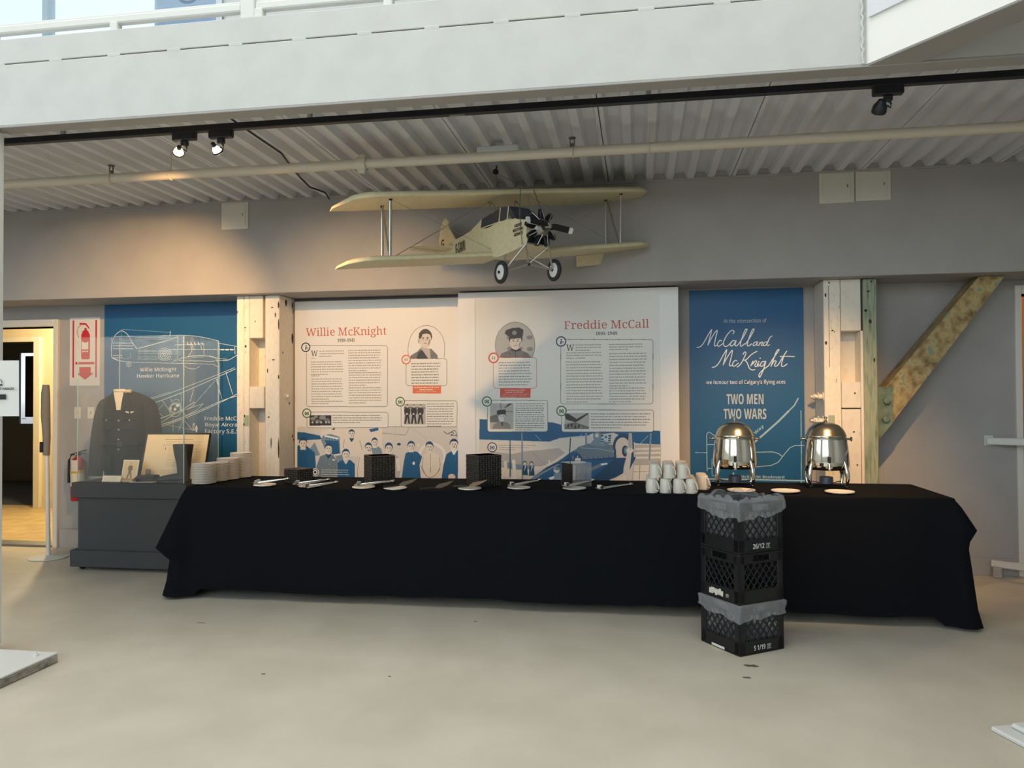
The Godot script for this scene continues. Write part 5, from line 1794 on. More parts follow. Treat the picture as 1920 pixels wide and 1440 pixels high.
# ------------------------------------------------------------------ display case
func display_case():
	var o = thing("display_case", "dark grey rolling display case with a tall glass hood", "display case", Vector3(-4.42, 0, 0.28))
	# local: x 0..0.99, z 0..0.545
	part("base_cabinet", bx2(0.04, 0.95, 0.155, 0.58, 0.03, 0.52, 0.004), M.case_grey, o)
	part("top_tray", bx2(0.0, 0.985, 0.572, 0.69, 0.0, 0.545, 0.004), M.case_grey, o)
	part("skirt", bx2(-0.008, 0.99, 0.03, 0.16, 0.0, 0.55, 0.004), M.case_grey, o)
	for p in [[0.06, 0.49], [0.92, 0.49], [0.06, 0.06], [0.92, 0.06]]:
		var c := MB.new()
		c.lathe([Vector2(0, -0.012), Vector2(0.024, -0.012), Vector2(0.026, -0.008), Vector2(0.026, 0.008), Vector2(0.024, 0.012), Vector2(0, 0.012)], 14, Vector3(p[0], 0.026, p[1]), Basis(Vector3.BACK, PI / 2))
		part("caster", c, M.black_knob, o)
	var gm := glass(Color(0.9, 0.96, 0.96), 0.04)
	gm.metallic_specular = 0.3
	var ed := mat(Color(0.75, 0.86, 0.86, 0.55), 0.05)
	ed.transparency = BaseMaterial3D.TRANSPARENCY_ALPHA
	var x0 := 0.035
	var x1 := 0.95
	var z0 := 0.025
	var z1 := 0.52
	var y0 := 0.692
	var y1 := 1.83
	var h = part("glass_hood", bx2(x0, x1, y0, y1, z1 - 0.006, z1), gm, o)
	part("glass_pane", bx2(x0, x1, y0, y1, z0, z0 + 0.006), gm, h)
	part("glass_pane", bx2(x0, x0 + 0.006, y0, y1, z0 + 0.007, z1 - 0.007), gm, h)
	part("glass_pane", bx2(x1 - 0.006, x1, y0, y1, z0 + 0.007, z1 - 0.007), gm, h)
	part("glass_pane", bx2(x0, x1, y1 + 0.001, y1 + 0.007, z0, z1), gm, h)
	for p in [[x0, z0], [x0, z1], [x1, z0], [x1, z1]]:
		part("glass_edge", bx2(p[0] - 0.003, p[0] + 0.003, y0, y1, p[1] - 0.003, p[1] + 0.003), ed, h)
	# ---- tunic on a stand
	var j = thing("uniform_jacket", "dark blue air force tunic with cream scarf on a form inside the glass case", "jacket", Vector3(-4.225, 0.692, 0.425))
	var rows := []
	for r in [[0.0, 0.20, 0.095], [0.06, 0.198, 0.098], [0.2, 0.188, 0.1], [0.32, 0.182, 0.1], [0.42, 0.195, 0.108], [0.53, 0.21, 0.112], [0.6, 0.225, 0.1], [0.65, 0.22, 0.085], [0.68, 0.17, 0.07], [0.705, 0.10, 0.058], [0.715, 0.07, 0.05]]:
		var row := []
		for k in 32:
			var a := TAU * k / 32
			row.append(Vector3(cos(a) * r[1], r[0], sin(a) * r[2] * (1.0 + 0.05 * sin(a * 7 + r[0] * 20) * (0.3 + r[0] * 0.0))))
		rows.append(row)
	var tb := MB.new()
	tb.sheet(rows, true, true)
	part("body", tb, M.navy, j)
	for s in [-1.0, 1.0]:
		var sv := MB.new()
		sv.ball(Vector3(s * 0.198, 0.59, 0.0), 0.068, 16, Vector3(0.85, 1.0, 1.0))
		sv.tube([Vector3(s * 0.2, 0.59, 0.0), Vector3(s * 0.228, 0.5, 0.0), Vector3(s * 0.25, 0.38, 0.004), Vector3(s * 0.265, 0.22, 0.015), Vector3(s * 0.272, 0.01, 0.03)], [0.064, 0.066, 0.063, 0.06, 0.056], 16)
		part("sleeve", sv, M.navy, j)
		var lp := MB.new()
		lp.prism(PackedVector2Array([Vector2(s * 0.05, 0.715), Vector2(s * 0.085, 0.66), Vector2(s * 0.1, 0.6), Vector2(s * 0.065, 0.59), Vector2(s * 0.008, 0.49), Vector2(s * 0.03, 0.62)]), 0.012, Vector3(0, 0, 0.10), Basis(Vector3.RIGHT, 0.0))
		part("lapel", lp, M.navy, j)
		part("breast_pocket", bxm(Vector3(s * 0.105, 0.45, 0.1), Vector3(0.1, 0.105, 0.02), 0.006, Basis(Vector3.UP, s * 0.35)), M.navy, j)
		part("pocket_flap", bxm(Vector3(s * 0.105, 0.49, 0.105), Vector3(0.105, 0.035, 0.02), 0.006, Basis(Vector3.UP, s * 0.35)), M.navy, j)
		var pb := MB.new()
		pb.ball(Vector3(s * 0.105, 0.478, 0.117), 0.007, 8)
		part("pocket_button", pb, M.silver, j)
		part("skirt_pocket", bxm(Vector3(s * 0.115, 0.12, 0.092), Vector3(0.13, 0.13, 0.016), 0.005, Basis(Vector3.UP, s * 0.4)), M.navy, j)
	var scf := MB.new()
	scf.prism(PackedVector2Array([Vector2(-0.05, 0.725), Vector2(0.062, 0.725), Vector2(0.05, 0.67), Vector2(0.008, 0.50), Vector2(-0.02, 0.56)]), 0.014, Vector3(0, 0, 0.092))
	scf.tube([Vector3(-0.058, 0.71, 0.05), Vector3(-0.04, 0.722, 0.1), Vector3(0.04, 0.722, 0.1), Vector3(0.06, 0.71, 0.05), Vector3(0, 0.72, -0.05), Vector3(-0.058, 0.71, 0.05)], 0.014, 8)
	part("scarf", scf, M.cream, j, "cream silk scarf")
	for y in [0.475, 0.40, 0.32, 0.24]:
		var bt := MB.new()
		bt.ball(Vector3(0.006, y, 0.114), 0.0085, 10)
		part("button", bt, M.silver, j)
	part("belt", bx2(-0.186, 0.186, 0.265, 0.3, -0.02, 0.107, 0.008), M.navy, j)
	part("buckle", bx2(-0.012, 0.04, 0.26, 0.305, 0.105, 0.113, 0.004), mat("3a3f46", 0.4, 0.6), j)
	for s in [-1.0, 1.0]:
		var bg := MB.new()
		bg.prism(PackedVector2Array([Vector2(0.105 + s * 0.008, 0.535), Vector2(0.105 + s * 0.036, 0.545), Vector2(0.105 + s * 0.04, 0.552), Vector2(0.105 + s * 0.01, 0.551)]), 0.004, Vector3(0, 0, 0.112))
		part("wing_badge", bg, mat("d5d0c2", 0.6), j)
	# ---- certificate
	var cbs := Basis(Vector3.UP, 0.06) * Basis(Vector3.RIGHT, -0.3)
	var c = thing("framed_certificate", "framed cream certificate with fine print leaning in the glass case", "certificate", Vector3(-3.965, 0.692, 0.64))
	c.basis = cbs
	var fr := MB.new()
	for s in [[0.0, 0.0, 0.55, 0.012], [0.0, 0.378, 0.55, 0.39], [0.0, 0.0, 0.012, 0.39], [0.538, 0.0, 0.55, 0.39]]: fr.box(Vector3((s[0] + s[2]) / 2, (s[1] + s[3]) / 2, 0.0), Vector3(s[2] - s[0], s[3] - s[1], 0.018), 0.003)
	part("frame", fr, M.dark, c)
	var cp := Print.new(400, 280, hexc("e8d6ac"))
	cp.pal = [hexc("a28c62"), hexc("8d7650")]
	cp.run([["T", 1, 120, 30, 330, 1, 12.0, 4.0, 0.9], ["T", 0, 130, 48, 360, 1, 9.0, 2.0, 1], ["T", 0, 110, 62, 360, 2, 9.0, 2.0, 1], ["P", 1, 128, 84, 134, 84, 134, 98, 128, 98], ["T", 0, 150, 86, 360, 12, 10.0, 2.0, 0.7], ["T", 0, 120, 225, 340, 3, 10.0, 2.0, 0.6]])
	part("paper", picture(0.53, 0.37, Vector3(0.01, 0.01, 0.003)), print_mat(ImageTexture.create_from_image(cp.im), 0.5), c)
	# ---- boot
	var bo = thing("flying_boot", "tall black leather boot standing at the right end of the glass case", "boot", Vector3(-3.525, 0.692, 0.72))
	var leather := mat("2a2420", 0.5)
	var rw := []
	for r in [[0.0, 0.055, 0.04, -0.0], [0.03, 0.052, 0.042, 0.0], [0.08, 0.048, 0.045, 0.005], [0.14, 0.055, 0.048, 0.005], [0.22, 0.07, 0.055, 0.0], [0.29, 0.082, 0.06, 0.0], [0.296, 0.078, 0.056, 0.0], [0.29, 0.072, 0.05, 0.0], [0.2, 0.06, 0.045, 0.0]]:
		var row := []
		for k in 24: row.append(Vector3(r[3] + cos(TAU * k / 24) * r[1], r[0], sin(TAU * k / 24) * r[2]))
		rw.append(row)
	var bm := MB.new()
	bm.sheet(rw, true, true)
	part("shaft", bm, leather, bo)
	var ft := MB.new()
	ft.tube([Vector3(0.03, 0.035, 0), Vector3(-0.04, 0.04, 0.01), Vector3(-0.11, 0.034, 0.025), Vector3(-0.165, 0.026, 0.04), Vector3(-0.195, 0.022, 0.048)], [0.04, 0.044, 0.036, 0.03, 0.012], 14, true, Vector2(1.0, 0.75))
	part("foot", ft, leather, bo)
	var so := MB.new()
	so.prism(PackedVector2Array([Vector2(0.05, -0.035), Vector2(0.05, 0.035), Vector2(-0.08, 0.055), Vector2(-0.17, 0.07), Vector2(-0.2, 0.045), Vector2(-0.17, 0.015), Vector2(-0.08, -0.025)]), 0.012, Vector3(0, 0.012, 0), Basis(Vector3.RIGHT, Vector3.BACK, Vector3.DOWN))
	part("sole", so, M.dark, bo)
	# ---- small photograph, card, gloves, cap
	var ph = thing("photo_print", "small sepia photograph of a standing man leaning in the glass case", "photograph", Vector3(-4.05, 0.692, 0.745))
	ph.basis = Basis(Vector3.UP, -0.05) * Basis(Vector3.RIGHT, -0.22)
	part("card", bx2(0, 0.142, 0, 0.175, -0.003, 0.0, 0.0005), mat("eadfc6", 0.6), ph)
	var pp := Print.new(140, 175, hexc("e0c79a"))
	pp.pal = [hexc("7d6342"), hexc("b98d54"), hexc("efe6d2"), hexc("caa978")]
	pp.run([["P", 2, 0, 0, 140, 0, 140, 6, 0, 6], ["P", 2, 0, 0, 7, 0, 7, 175, 0, 175], ["P", 2, 133, 0, 140, 0, 140, 175, 133, 175], ["P", 1, 7, 150, 133, 150, 133, 168, 7, 168], ["E", 3, 72, 32, 8, 10], ["P", 0, 55, 45, 88, 45, 95, 80, 86, 82, 84, 95, 95, 148, 84, 148, 72, 105, 58, 150, 44, 150, 58, 100, 56, 80, 47, 78]])
	part("print", picture(0.138, 0.171, Vector3(0.002, 0.002, 0.0006)), print_mat(ImageTexture.create_from_image(pp.im), 0.5), ph)
	var cd = thing("caption_card", "small cream caption card at the front of the glass case", "card", Vector3(-4.2, 0.692, 0.765))
	cd.basis = Basis(Vector3.RIGHT, -0.35)
	part("card", bx2(0, 0.162, 0, 0.05, -0.004, 0.0, 0.001), mat("efe3cc", 0.6), cd)
	var cpn := Print.new(160, 50, hexc("efe3cc"))
	cpn.pal = [hexc("b8a88c")]
	cpn.run([["T", 0, 14, 12, 146, 4, 8.0, 2.0, 0.8]])
	part("print", picture(0.158, 0.046, Vector3(0.002, 0.002, 0.0004)), print_mat(ImageTexture.create_from_image(cpn.im), 0.6), cd)
	var gv = thing("leather_gloves", "pair of crumpled dark leather gloves lying before the certificate", "gloves", Vector3(-3.835, 0.696, 0.745))
	gv.scale = Vector3.ONE * 0.8
	var lm := tri_mat(tex_ramp(noise_img(81, 0.06, 4, 256), [[0.0, "241b17"], [0.5, "3d2c26"], [1.0, "5a4038"]]), Vector3.ONE * 6.0, 0.6)
	for g in [[0.0, 0.0, 0.1], [0.02, 0.03, -0.15]]:
		var gb := MB.new()
		var bs := Basis(Vector3.UP, g[2])
		var f := func(x, y, z): return bs * Vector3(x, y + g[1] * 0.8, z) + Vector3(g[0], 0, 0)
		gb.tube([f.call(0.12, 0.03, 0), f.call(0.06, 0.032, 0), f.call(0.0, 0.03, 0), f.call(-0.05, 0.024, 0)], [0.03, 0.027, 0.032, 0.024], 12, true, Vector2(1.3, 0.6))
		for k in 4: gb.tube([f.call(-0.04, 0.022, -0.03 + k * 0.02), f.call(-0.085, 0.022 + 0.005 * (k % 2), -0.034 + k * 0.022), f.call(-0.12 + 0.01 * absf(k - 1.5), 0.012, -0.036 + k * 0.024)], [0.013, 0.012, 0.007], 8)
		gb.tube([f.call(0.0, 0.025, 0.03), f.call(-0.03, 0.025, 0.055), f.call(-0.06, 0.018, 0.062)], [0.014, 0.012, 0.008], 8)
		part("glove", gb, lm, gv)
	part("cuff_stripe", bxm(Vector3(0.115, 0.052, 0.0), Vector3(0.02, 0.02, 0.07), 0.006), mat("8a3c40", 0.7), gv, "red cuff edge")
	var bw = thing("book_tray", "thin white edged tray under the leather gloves", "tray", Vector3(-3.838, 0.692, 0.745))
	bw.scale = Vector3(0.75, 1.0, 0.75)
	part("sheet", bx2(-0.13, 0.14, 0, 0.0035, -0.06, 0.075, 0.001), mat("cfc8ba", 0.5), bw)
	var tk = thing("caption_card", "small grey caption card standing behind the gloves", "card", Vector3(-3.885, 0.692, 0.668))
	part("card", bx2(0, 0.045, 0, 0.095, -0.003, 0.003, 0.001), mat("77716a", 0.6), tk)

# ------------------------------------------------------------------ table and what stands on it
const TY := 0.746
func table():
	# one long black cloth over the trestle tables: top, then rings falling to the floor
	var x0 := -3.05
	var x1 := 1.80
	var z0 := 0.70
	var z1 := 1.452
	var per := []
	var rad := 0.03
	# outline of the table top, corners rounded, counter-clockwise seen from above
	var corner := func(cx, cz, a0):
		var l := []
		for i in 5:
			var a: float = a0 + PI / 2 * i / 4.0
			l.append([Vector2(cx + cos(a) * rad, cz + sin(a) * rad), Vector2(cos(a), sin(a)), 1.0 if i in [1, 2, 3] else 0.75])
		return l
	per.append_array(corner.call(x1 - rad, z1 - rad, 0.0))
	for i in range(1, 96): per.append([Vector2(lerpf(x1 - rad, x0 + rad, i / 96.0), z1), Vector2(0, 1), 0.0])
	per.append_array(corner.call(x0 + rad, z1 - rad, PI / 2))
	for i in range(1, 14): per.append([Vector2(x0, lerpf(z1 - rad, z0 + rad, i / 14.0)), Vector2(-1, 0), 0.0])
	per.append_array(corner.call(x0 + rad, z0 + rad, PI))
	for i in range(1, 60): per.append([Vector2(lerpf(x0 + rad, x1 - rad, i / 60.0), z0), Vector2(0, -1), 0.0])
	per.append_array(corner.call(x1 - rad, z0 + rad, PI * 1.5))
	for i in range(1, 14): per.append([Vector2(x1, lerpf(z0 + rad, z1 - rad, i / 14.0)), Vector2(1, 0), 0.0])
	var ns := FastNoiseLite.new()
	ns.seed = 4
	ns.frequency = 1.6
	var levels = [TY, TY - 0.003, TY - 0.012, TY - 0.05, 0.64, 0.57, 0.5, 0.46, 0.43, 0.40, 0.34, 0.29, 0.255, 0.20, 0.12, 0.065]
	var rows := []
	for li in levels.size():
		var y: float = levels[li]
		var dn := (TY - y) / TY
		var row := []
		for p in per:
			var q: Vector2 = p[0]
			var n: Vector2 = p[1]
			var off := 0.0
			if li == 0: off = -0.004
			elif li == 1: off = 0.0
			elif li == 2: off = 0.003
			else: off = 0.004 + dn * 0.012
			# shallow folds, deeper towards the hem
			off += dn * 0.010 * ns.get_noise_2d(q.x * 1.3, q.y * 1.3 + 7.0) * 1.6 + dn * dn * 0.008 * sin(q.x * 9.0 + q.y * 5.0)
			# the corners stand out; the shorter end drop ends in a point part way down
			var right: bool = q.x > 1.70
			var left: bool = q.x < -2.95
			if (right or left) and li > 2:
				var tipy := 0.55 if right else 0.325
				var out := 0.115 if right else 0.19
				var ext := 0.0
				if y >= tipy: ext = out * (TY - y) / (TY - tipy)
				elif y > tipy - 0.06: ext = lerpf(out, out * 0.5, (tipy - y) / 0.06)
				else: ext = out * 0.5 + (0.06 if right else 0.035) * (tipy - 0.06 - y) / (tipy - 0.06)
				var fr: float = clampf((q.y - 1.0) / 0.45, 0.25, 1.0)
				if absf(n.x) > 0.05: off += ext * fr * absf(n.x)
				if p[2] > 0.5: off += ext * 0.12
			var hem := y
			if li == levels.size() - 1:
				hem += 0.006 * sin(q.x * 4.0) + 0.008 * ns.get_noise_2d(q.x * 2.0, 3.0)
				if right or left: hem = 0.012 + 0.02 * absf(sin(q.y * 9.0))
				off += 0.02 if (right or left) else 0.0
			row.append(Vector3(q.x + n.x * off, hem, q.y + n.y * off))
		rows.append(row)
	var b := MB.new()
	b.sheet(rows, true)
	# flat top filled to a centre line
	var top = rows[0]
	var ctr := Vector3((x0 + x1) / 2, TY, (z0 + z1) / 2)
	for i in top.size():
		var c0 := Vector3(clampf(top[i].x, x0 + 0.3, x1 - 0.3), TY, ctr.z)
		var c1 := Vector3(clampf(top[(i + 1) % top.size()].x, x0 + 0.3, x1 - 0.3), TY, ctr.z)
		b.tri(top[i], top[(i + 1) % top.size()], c0, Vector3.UP)
		if c0.distance_to(c1) > 1e-5: b.tri(top[(i + 1) % top.size()], c1, c0, Vector3.UP)
	var t = thing("buffet_table", "long buffet table fully draped to the floor in a black cloth", "table")
	part("tablecloth", b, M.cloth, t)
	# trestle table tops and legs under the cloth
	for i in 2:
		var xa := -3.04 + i * 2.42
		part("tabletop", bx2(xa, xa + 2.41, TY - 0.05, TY - 0.012, z0 + 0.012, z1 - 0.012), mat("8c8478", 0.6), t)
		for x in [xa + 0.25, xa + 2.15]:
			for z in [1.0, 1.15]: part("table_leg", bx2(x - 0.012, x + 0.012, 0, TY - 0.05, z - 0.012, z + 0.012), M.dark, t)

func plate_mesh(r: float, h := 0.016) -> MB:
	var b := MB.new()
	b.lathe([Vector2(0, 0.0), Vector2(r * 0.55, 0.0), Vector2(r * 0.58, 0.003), Vector2(r * 0.96, h - 0.0065), Vector2(r, h - 0.004), Vector2(r * 0.99, h + 0.001), Vector2(r * 0.7, h * 0.45), Vector2(r * 0.55, 0.0045), Vector2(0, 0.004)], 36)
	return b
func tongs(at: Vector3, turn: float, label: String, open := 0.03, long := 0.19, scal := 1.0):
	var o = thing("serving_tongs", label, "tongs", at, turn, "tongs set out along the buffet")
	for s in [-1.0, 1.0]:
		var pts := []
		var rr := []
		for i in 11:
			var t := i / 10.0
			pts.append(Vector3(long * (t - 0.5), 0.012 + 0.03 * scal * t * (1.0 - 0.2 * t), s * open * pow(1.0 - t, 0.8) * 0.7 + s * 0.003))
			rr.append(lerpf(0.008, 0.006, t))
		var b := MB.new()
		b.tube(pts, rr, 8, true, Vector2(1.0, 0.28), Vector3(0, 0, 1))
		var a = part("arm", b, M.steel, o)
		var tp := MB.new()
		tp.ball(pts[0] + Vector3(-0.012, 0.002, 0), 0.02, 12, Vector3(1.0, 0.25, 0.62))
		tp.box(pts[0] + Vector3(0.0, 0.012, s * 0.004), Vector3(0.03, 0.022, 0.003), 0.001, Basis(Vector3.UP, s * 0.5))
		part("scoop", tp, M.steel, a)
	var h := MB.new()
	h.ball(Vector3(long * 0.5, 0.037 * scal, 0), 0.012, 12, Vector3(1.2, 0.8, 1.0))
	part("hinge", h, M.steel, o)
	return o
func wicker_box(nm, label, at: Vector3, turn: float, w: float, h: float):
	# riser with a woven relief: short bulging strands in offset rows on every side
	var o = thing(nm, label, "riser", at, turn, "woven risers on the buffet")
	part("core", bxm(Vector3(0, h / 2, 0), Vector3(w - 0.01, h, w - 0.01), 0.002), M.wicker, o)
	part("rim", bxm(Vector3(0, h - 0.004, 0), Vector3(w, 0.008, w), 0.003), mat("4a4138", 0.5), o)
	var rows := int(round(h / 0.0165))
	var cols := int(round(w / 0.021))
	for f in 4:
		var b := MB.new()
		var bs := Basis(Vector3.UP, f * PI / 2)
		for r in rows:
			for c in cols:
				var cx := -w / 2 + (c + 0.5) * w / cols
				var cy := 0.006 + (r + 0.5) * (h - 0.014) / rows
				var dz: float = 0.005 if (r + c) % 2 == 0 else 0.0025
				var hw := w / cols * (0.5 if (r + c) % 2 == 0 else 0.42)
				var hh := (h - 0.014) / rows * 0.42
				var z := w / 2 - 0.005
				var m := Vector3(cx, cy, z + dz)
				var k = [Vector3(cx - hw, cy - hh, z), Vector3(cx + hw, cy - hh, z), Vector3(cx + hw, cy + hh, z), Vector3(cx - hw, cy + hh, z)]
				var g = [Vector3(cx - hw * 0.45, cy - hh * 0.4, z + dz), Vector3(cx + hw * 0.45, cy - hh * 0.4, z + dz), Vector3(cx + hw * 0.45, cy + hh * 0.4, z + dz), Vector3(cx - hw * 0.45, cy + hh * 0.4, z + dz)]
				b.quad(bs * g[0], bs * g[1], bs * g[2], bs * g[3], bs.z)
				for e in 4:
					var e2 := (e + 1) % 4
					var nn: Vector3 = [Vector3(0, -1, 1), Vector3(1, 0, 1), Vector3(0, 1, 1), Vector3(-1, 0, 1)][e].normalized()
					b.quad(bs * k[e], bs * k[e2], bs * g[e2], bs * g[e], bs * nn)
		var wv = part("woven_side", b, M.wicker, o)
		wv.set_meta("kind", "stuff")
	return o
func ordinal(n: int) -> String:
	return ["zeroth", "first", "second", "third", "fourth", "fifth", "sixth", "seventh", "eighth", "ninth", "tenth", "eleventh", "twelfth", "thirteenth", "fourteenth", "fifteenth", "sixteenth", "seventeenth", "eighteenth", "nineteenth", "twentieth", "twenty-first", "twenty-second", "twenty-third", "twenty-fourth", "twenty-fifth"][n]
func table_ware():
	# stacks of plates at the left end
	var stacks = [[-3.075, 1.255, 19, 0.081, "shortest stack nearest the front of the table"], [-3.07, 1.09, 18, 0.08, "second stack from the table's front"], [-3.055, 0.965, 21, 0.081, "third stack from the table's front"], [-3.03, 0.825, 25, 0.08, "tallest stack nearest the timber post"]]
	var rng := RandomNumberGenerator.new()
	rng.seed = 21
	var pm := plate_mesh(0.081).done()
	var first = null
	for s in stacks:
		for k in s[2]:
			var p
			var rank := "lowest" if k == 0 else "topmost" if k == s[2] - 1 else ordinal(k + 1) + " from the bottom"
			var lab: String = "white plate, %s, %s" % [rank, s[4]]
			if first == null:
				p = solo("dinner_plate", pm, M.china, lab, "plate")
				first = p
			else:
				p = copy_of(first, lab)
			p.set_meta("group", "stacked plates at the left end of the table")
			p.position = Vector3(s[0] + 0.05 + rng.randf_range(-0.0015, 0.0015), TY + 0.001 + k * 0.0074, s[1] + rng.randf_range(-0.0015, 0.0015))
			p.scale = Vector3(s[3] / 0.081, 0.62, s[3] / 0.081)
	# saucers with tongs
	var sm := plate_mesh(0.076, 0.013).done()
	var k := 0
	for s in [[-2.52, 1.345, "saucer under tongs nearest the plate stacks"], [-2.185, 1.365, "saucer with tongs just right of the low black riser"], [-1.80, 1.385, "saucer under tongs in front of the tall woven riser"], [-1.575, 1.41, "saucer holding a cake server beside the tall woven riser"], [-1.085, 1.375, "saucer with a dark handled server before the second tall riser"], [-0.775, 1.30, "saucer under upright tongs left of the clear riser"], [-0.415, 1.285, "saucer under tongs in front of the clear riser"]]:
		solo("saucer", sm, M.china, s[2], "saucer", Vector3(s[0], TY + 0.001, s[1]), 0.0, "saucers along the buffet")
	var y := TY + 0.012
	tongs(Vector3(-2.47, y, 1.33), 0.25, "steel tongs on the saucer nearest the plate stacks", 0.03, 0.2)
	tongs(Vector3(-2.17, y, 1.355), 0.35, "steel tongs on the saucer right of the low black riser", 0.045, 0.2)
	tongs(Vector3(-2.08, TY + 0.002, 1.415), 0.45, "second pair of steel tongs lying beside that saucer", 0.03, 0.19)
	tongs(Vector3(-1.72, y, 1.375), 0.3, "dark steel tongs before the tall woven riser", 0.03, 0.22)
	tongs(Vector3(-0.73, y, 1.285), 0.3, "steel tongs with raised tip left of the clear riser", 0.022, 0.18, 1.3)
	tongs(Vector3(-0.38, y, 1.27), 0.3, "steel tongs on the saucer in front of the clear riser", 0.022, 0.17, 1.3)
	tongs(Vector3(-0.15, TY + 0.002, 1.30), 0.35, "steel tongs lying on the bare cloth between riser and mugs", 0.03, 0.2)
	# cake servers and a knife
	for s in [[-1.55, y + 0.002, 1.40, 0.5, "steel cake server with a raised blade on a saucer"], [-1.30, TY + 0.004, 1.42, 0.55, "cake knife with a black handle lying on the cloth"], [-1.09, y + 0.001, 1.37, 0.1, "black handled server lying on a saucer"]]:
		var o = thing("cake_server", s[4], "cake server", Vector3(s[0], s[1], s[2]), s[3], "servers on the buffet")
		var h := MB.new()
		h.tube([Vector3(-0.105, 0.008, 0), Vector3(-0.05, 0.01, 0), Vector3(0.0, 0.012, 0)], [0.009, 0.01, 0.006], 10, true, Vector2(1.0, 0.7))
		part("handle", h, M.black_knob, o)
		var bl := MB.new()
		bl.prism(PackedVector2Array([Vector2(-0.005, -0.006), Vector2(0.03, -0.022), Vector2(0.08, -0.02), Vector2(0.13, 0.004), Vector2(0.03, 0.022), Vector2(-0.005, 0.006)]), 0.0018, Vector3(0, 0.012, 0), Basis(Vector3.BACK, 0.3) * Basis(Vector3.RIGHT, -PI / 2 + 0.5))
		part("blade", bl, M.steel, o)
	# risers
	wicker_box("woven_riser", "low black woven riser box beside the left timber post", Vector3(-2.37, TY, 1.14), deg_to_rad(-27), 0.145, 0.105)
	wicker_box("woven_riser", "tall brown black woven riser with bumpy weave before the group photograph", Vector3(-1.755, TY, 1.20), deg_to_rad(36.6), 0.172, 0.208)
	wicker_box("woven_riser", "tall black woven riser in front of the biplane photograph's left corner", Vector3(-1.045, TY, 1.12), deg_to_rad(40), 0.182, 0.21)
	var cr = thing("acrylic_riser", "clear acrylic riser box with one dark side on the black table", "riser", Vector3(-0.42, TY, 1.07), deg_to_rad(37))
	var ac := glass(Color(0.8, 0.82, 0.84), 0.16)
	var w := 0.148
	var hh := 0.155
	part("panel", bx2(-w / 2, w / 2, 0, hh, w / 2 - 0.004, w / 2), ac, cr)
	part("panel", bx2(-w / 2, w / 2, 0, hh, -w / 2, -w / 2 + 0.004), ac, cr)
	part("panel", bx2(w / 2 - 0.004, w / 2, 0, hh, -w / 2 + 0.005, w / 2 - 0.005), ac, cr)
	part("dark_panel", bx2(-w / 2, -w / 2 + 0.004, 0, hh, -w / 2 + 0.005, w / 2 - 0.005), mat("2c2a2a", 0.25), cr)
	part("top_panel", bx2(-w / 2, w / 2, hh + 0.0005, hh + 0.0045, -w / 2, w / 2), ac, cr)
	# three plates before the urns
	var sp := plate_mesh(0.086, 0.014).done()
	for s in [[0.625, 1.27, "small white plate before the left coffee urn"], [0.89, 1.27, "small white plate between the two coffee urns"], [1.205, 1.28, "small white plate before the right coffee urn"]]:
		solo("side_plate", sp, M.china, s[2], "plate", Vector3(s[0], TY + 0.001, s[1]), 0.0, "side plates before the urns")

func mugs():
	# upside-down mugs, handles to the right, in rows two layers high
	var proto = null
	var rng := RandomNumberGenerator.new()
	rng.seed = 5
	var body := MB.new()
	body.lathe([Vector2(0, 0.09), Vector2(0.026, 0.09), Vector2(0.031, 0.087), Vector2(0.0335, 0.08), Vector2(0.0365, 0.004), Vector2(0.0365, 0.0), Vector2(0.0335, 0.0), Vector2(0.031, 0.07), Vector2(0.026, 0.082), Vector2(0, 0.084)], 28)
	var bm := body.done()
	var hd := MB.new()
	hd.tube([Vector3(0.033, 0.074, 0), Vector3(0.045, 0.068, 0), Vector3(0.056, 0.048, 0), Vector3(0.061, 0.028, 0), Vector3(0.056, 0.014, 0), Vector3(0.034, 0.014, 0)], 0.0048, 8)
	var hm := hd.done()
	var list := []
	var bottom = [0.075, 0.158, 0.238, 0.312]
	for r in 4:
		for c in 4:
			var dz := -0.077 * r
			var front: String = ["front row", "second row", "third row", "rearmost row"][r]
			list.append([bottom[c] - 0.0, TY + 0.001, 1.372 + dz, "bottom layer", front, c])
	for r in 4:
		for c in 3: list.append([bottom[c] + [0.02, 0.022, 0.026][c], TY + 0.092, 1.368 - 0.077 * r, "top layer", ["front row", "second row", "third row", "rearmost row"][r], c])
	for r in 3: list.append([0.40, TY + 0.001, 1.16 - r * 0.079, "right side", ["front row", "second row", "third row"][r], 0])
	var cn = ["first", "second", "third", "fourth"]
	for m in list:
		var lab := "cream mug upside down, %s from the left, %s of the %s" % [cn[m[5]], m[4], m[3]]
		if m[3] == "right side": lab = "cream mug upside down in the single layer at the pile's right side, %s" % m[4]
		var o
		if proto == null:
			o = thing("coffee_mug", lab, "mug", Vector3.ZERO, 0.0, "upside-down mugs on the table")
			part("cup", bm, M.mug, o)
			part("handle", hm, M.mug, o)
			proto = o
		else:
			o = copy_of(proto, lab)
		o.position = Vector3(m[0] + rng.randf_range(-0.001, 0.001), m[1], m[2])
		o.rotation.y = rng.randf_range(-0.05, 0.05) - 0.85 - (0.4 if m[3] == "bottom layer" and m[5] == 1 and m[4] == "front row" else 0.0)

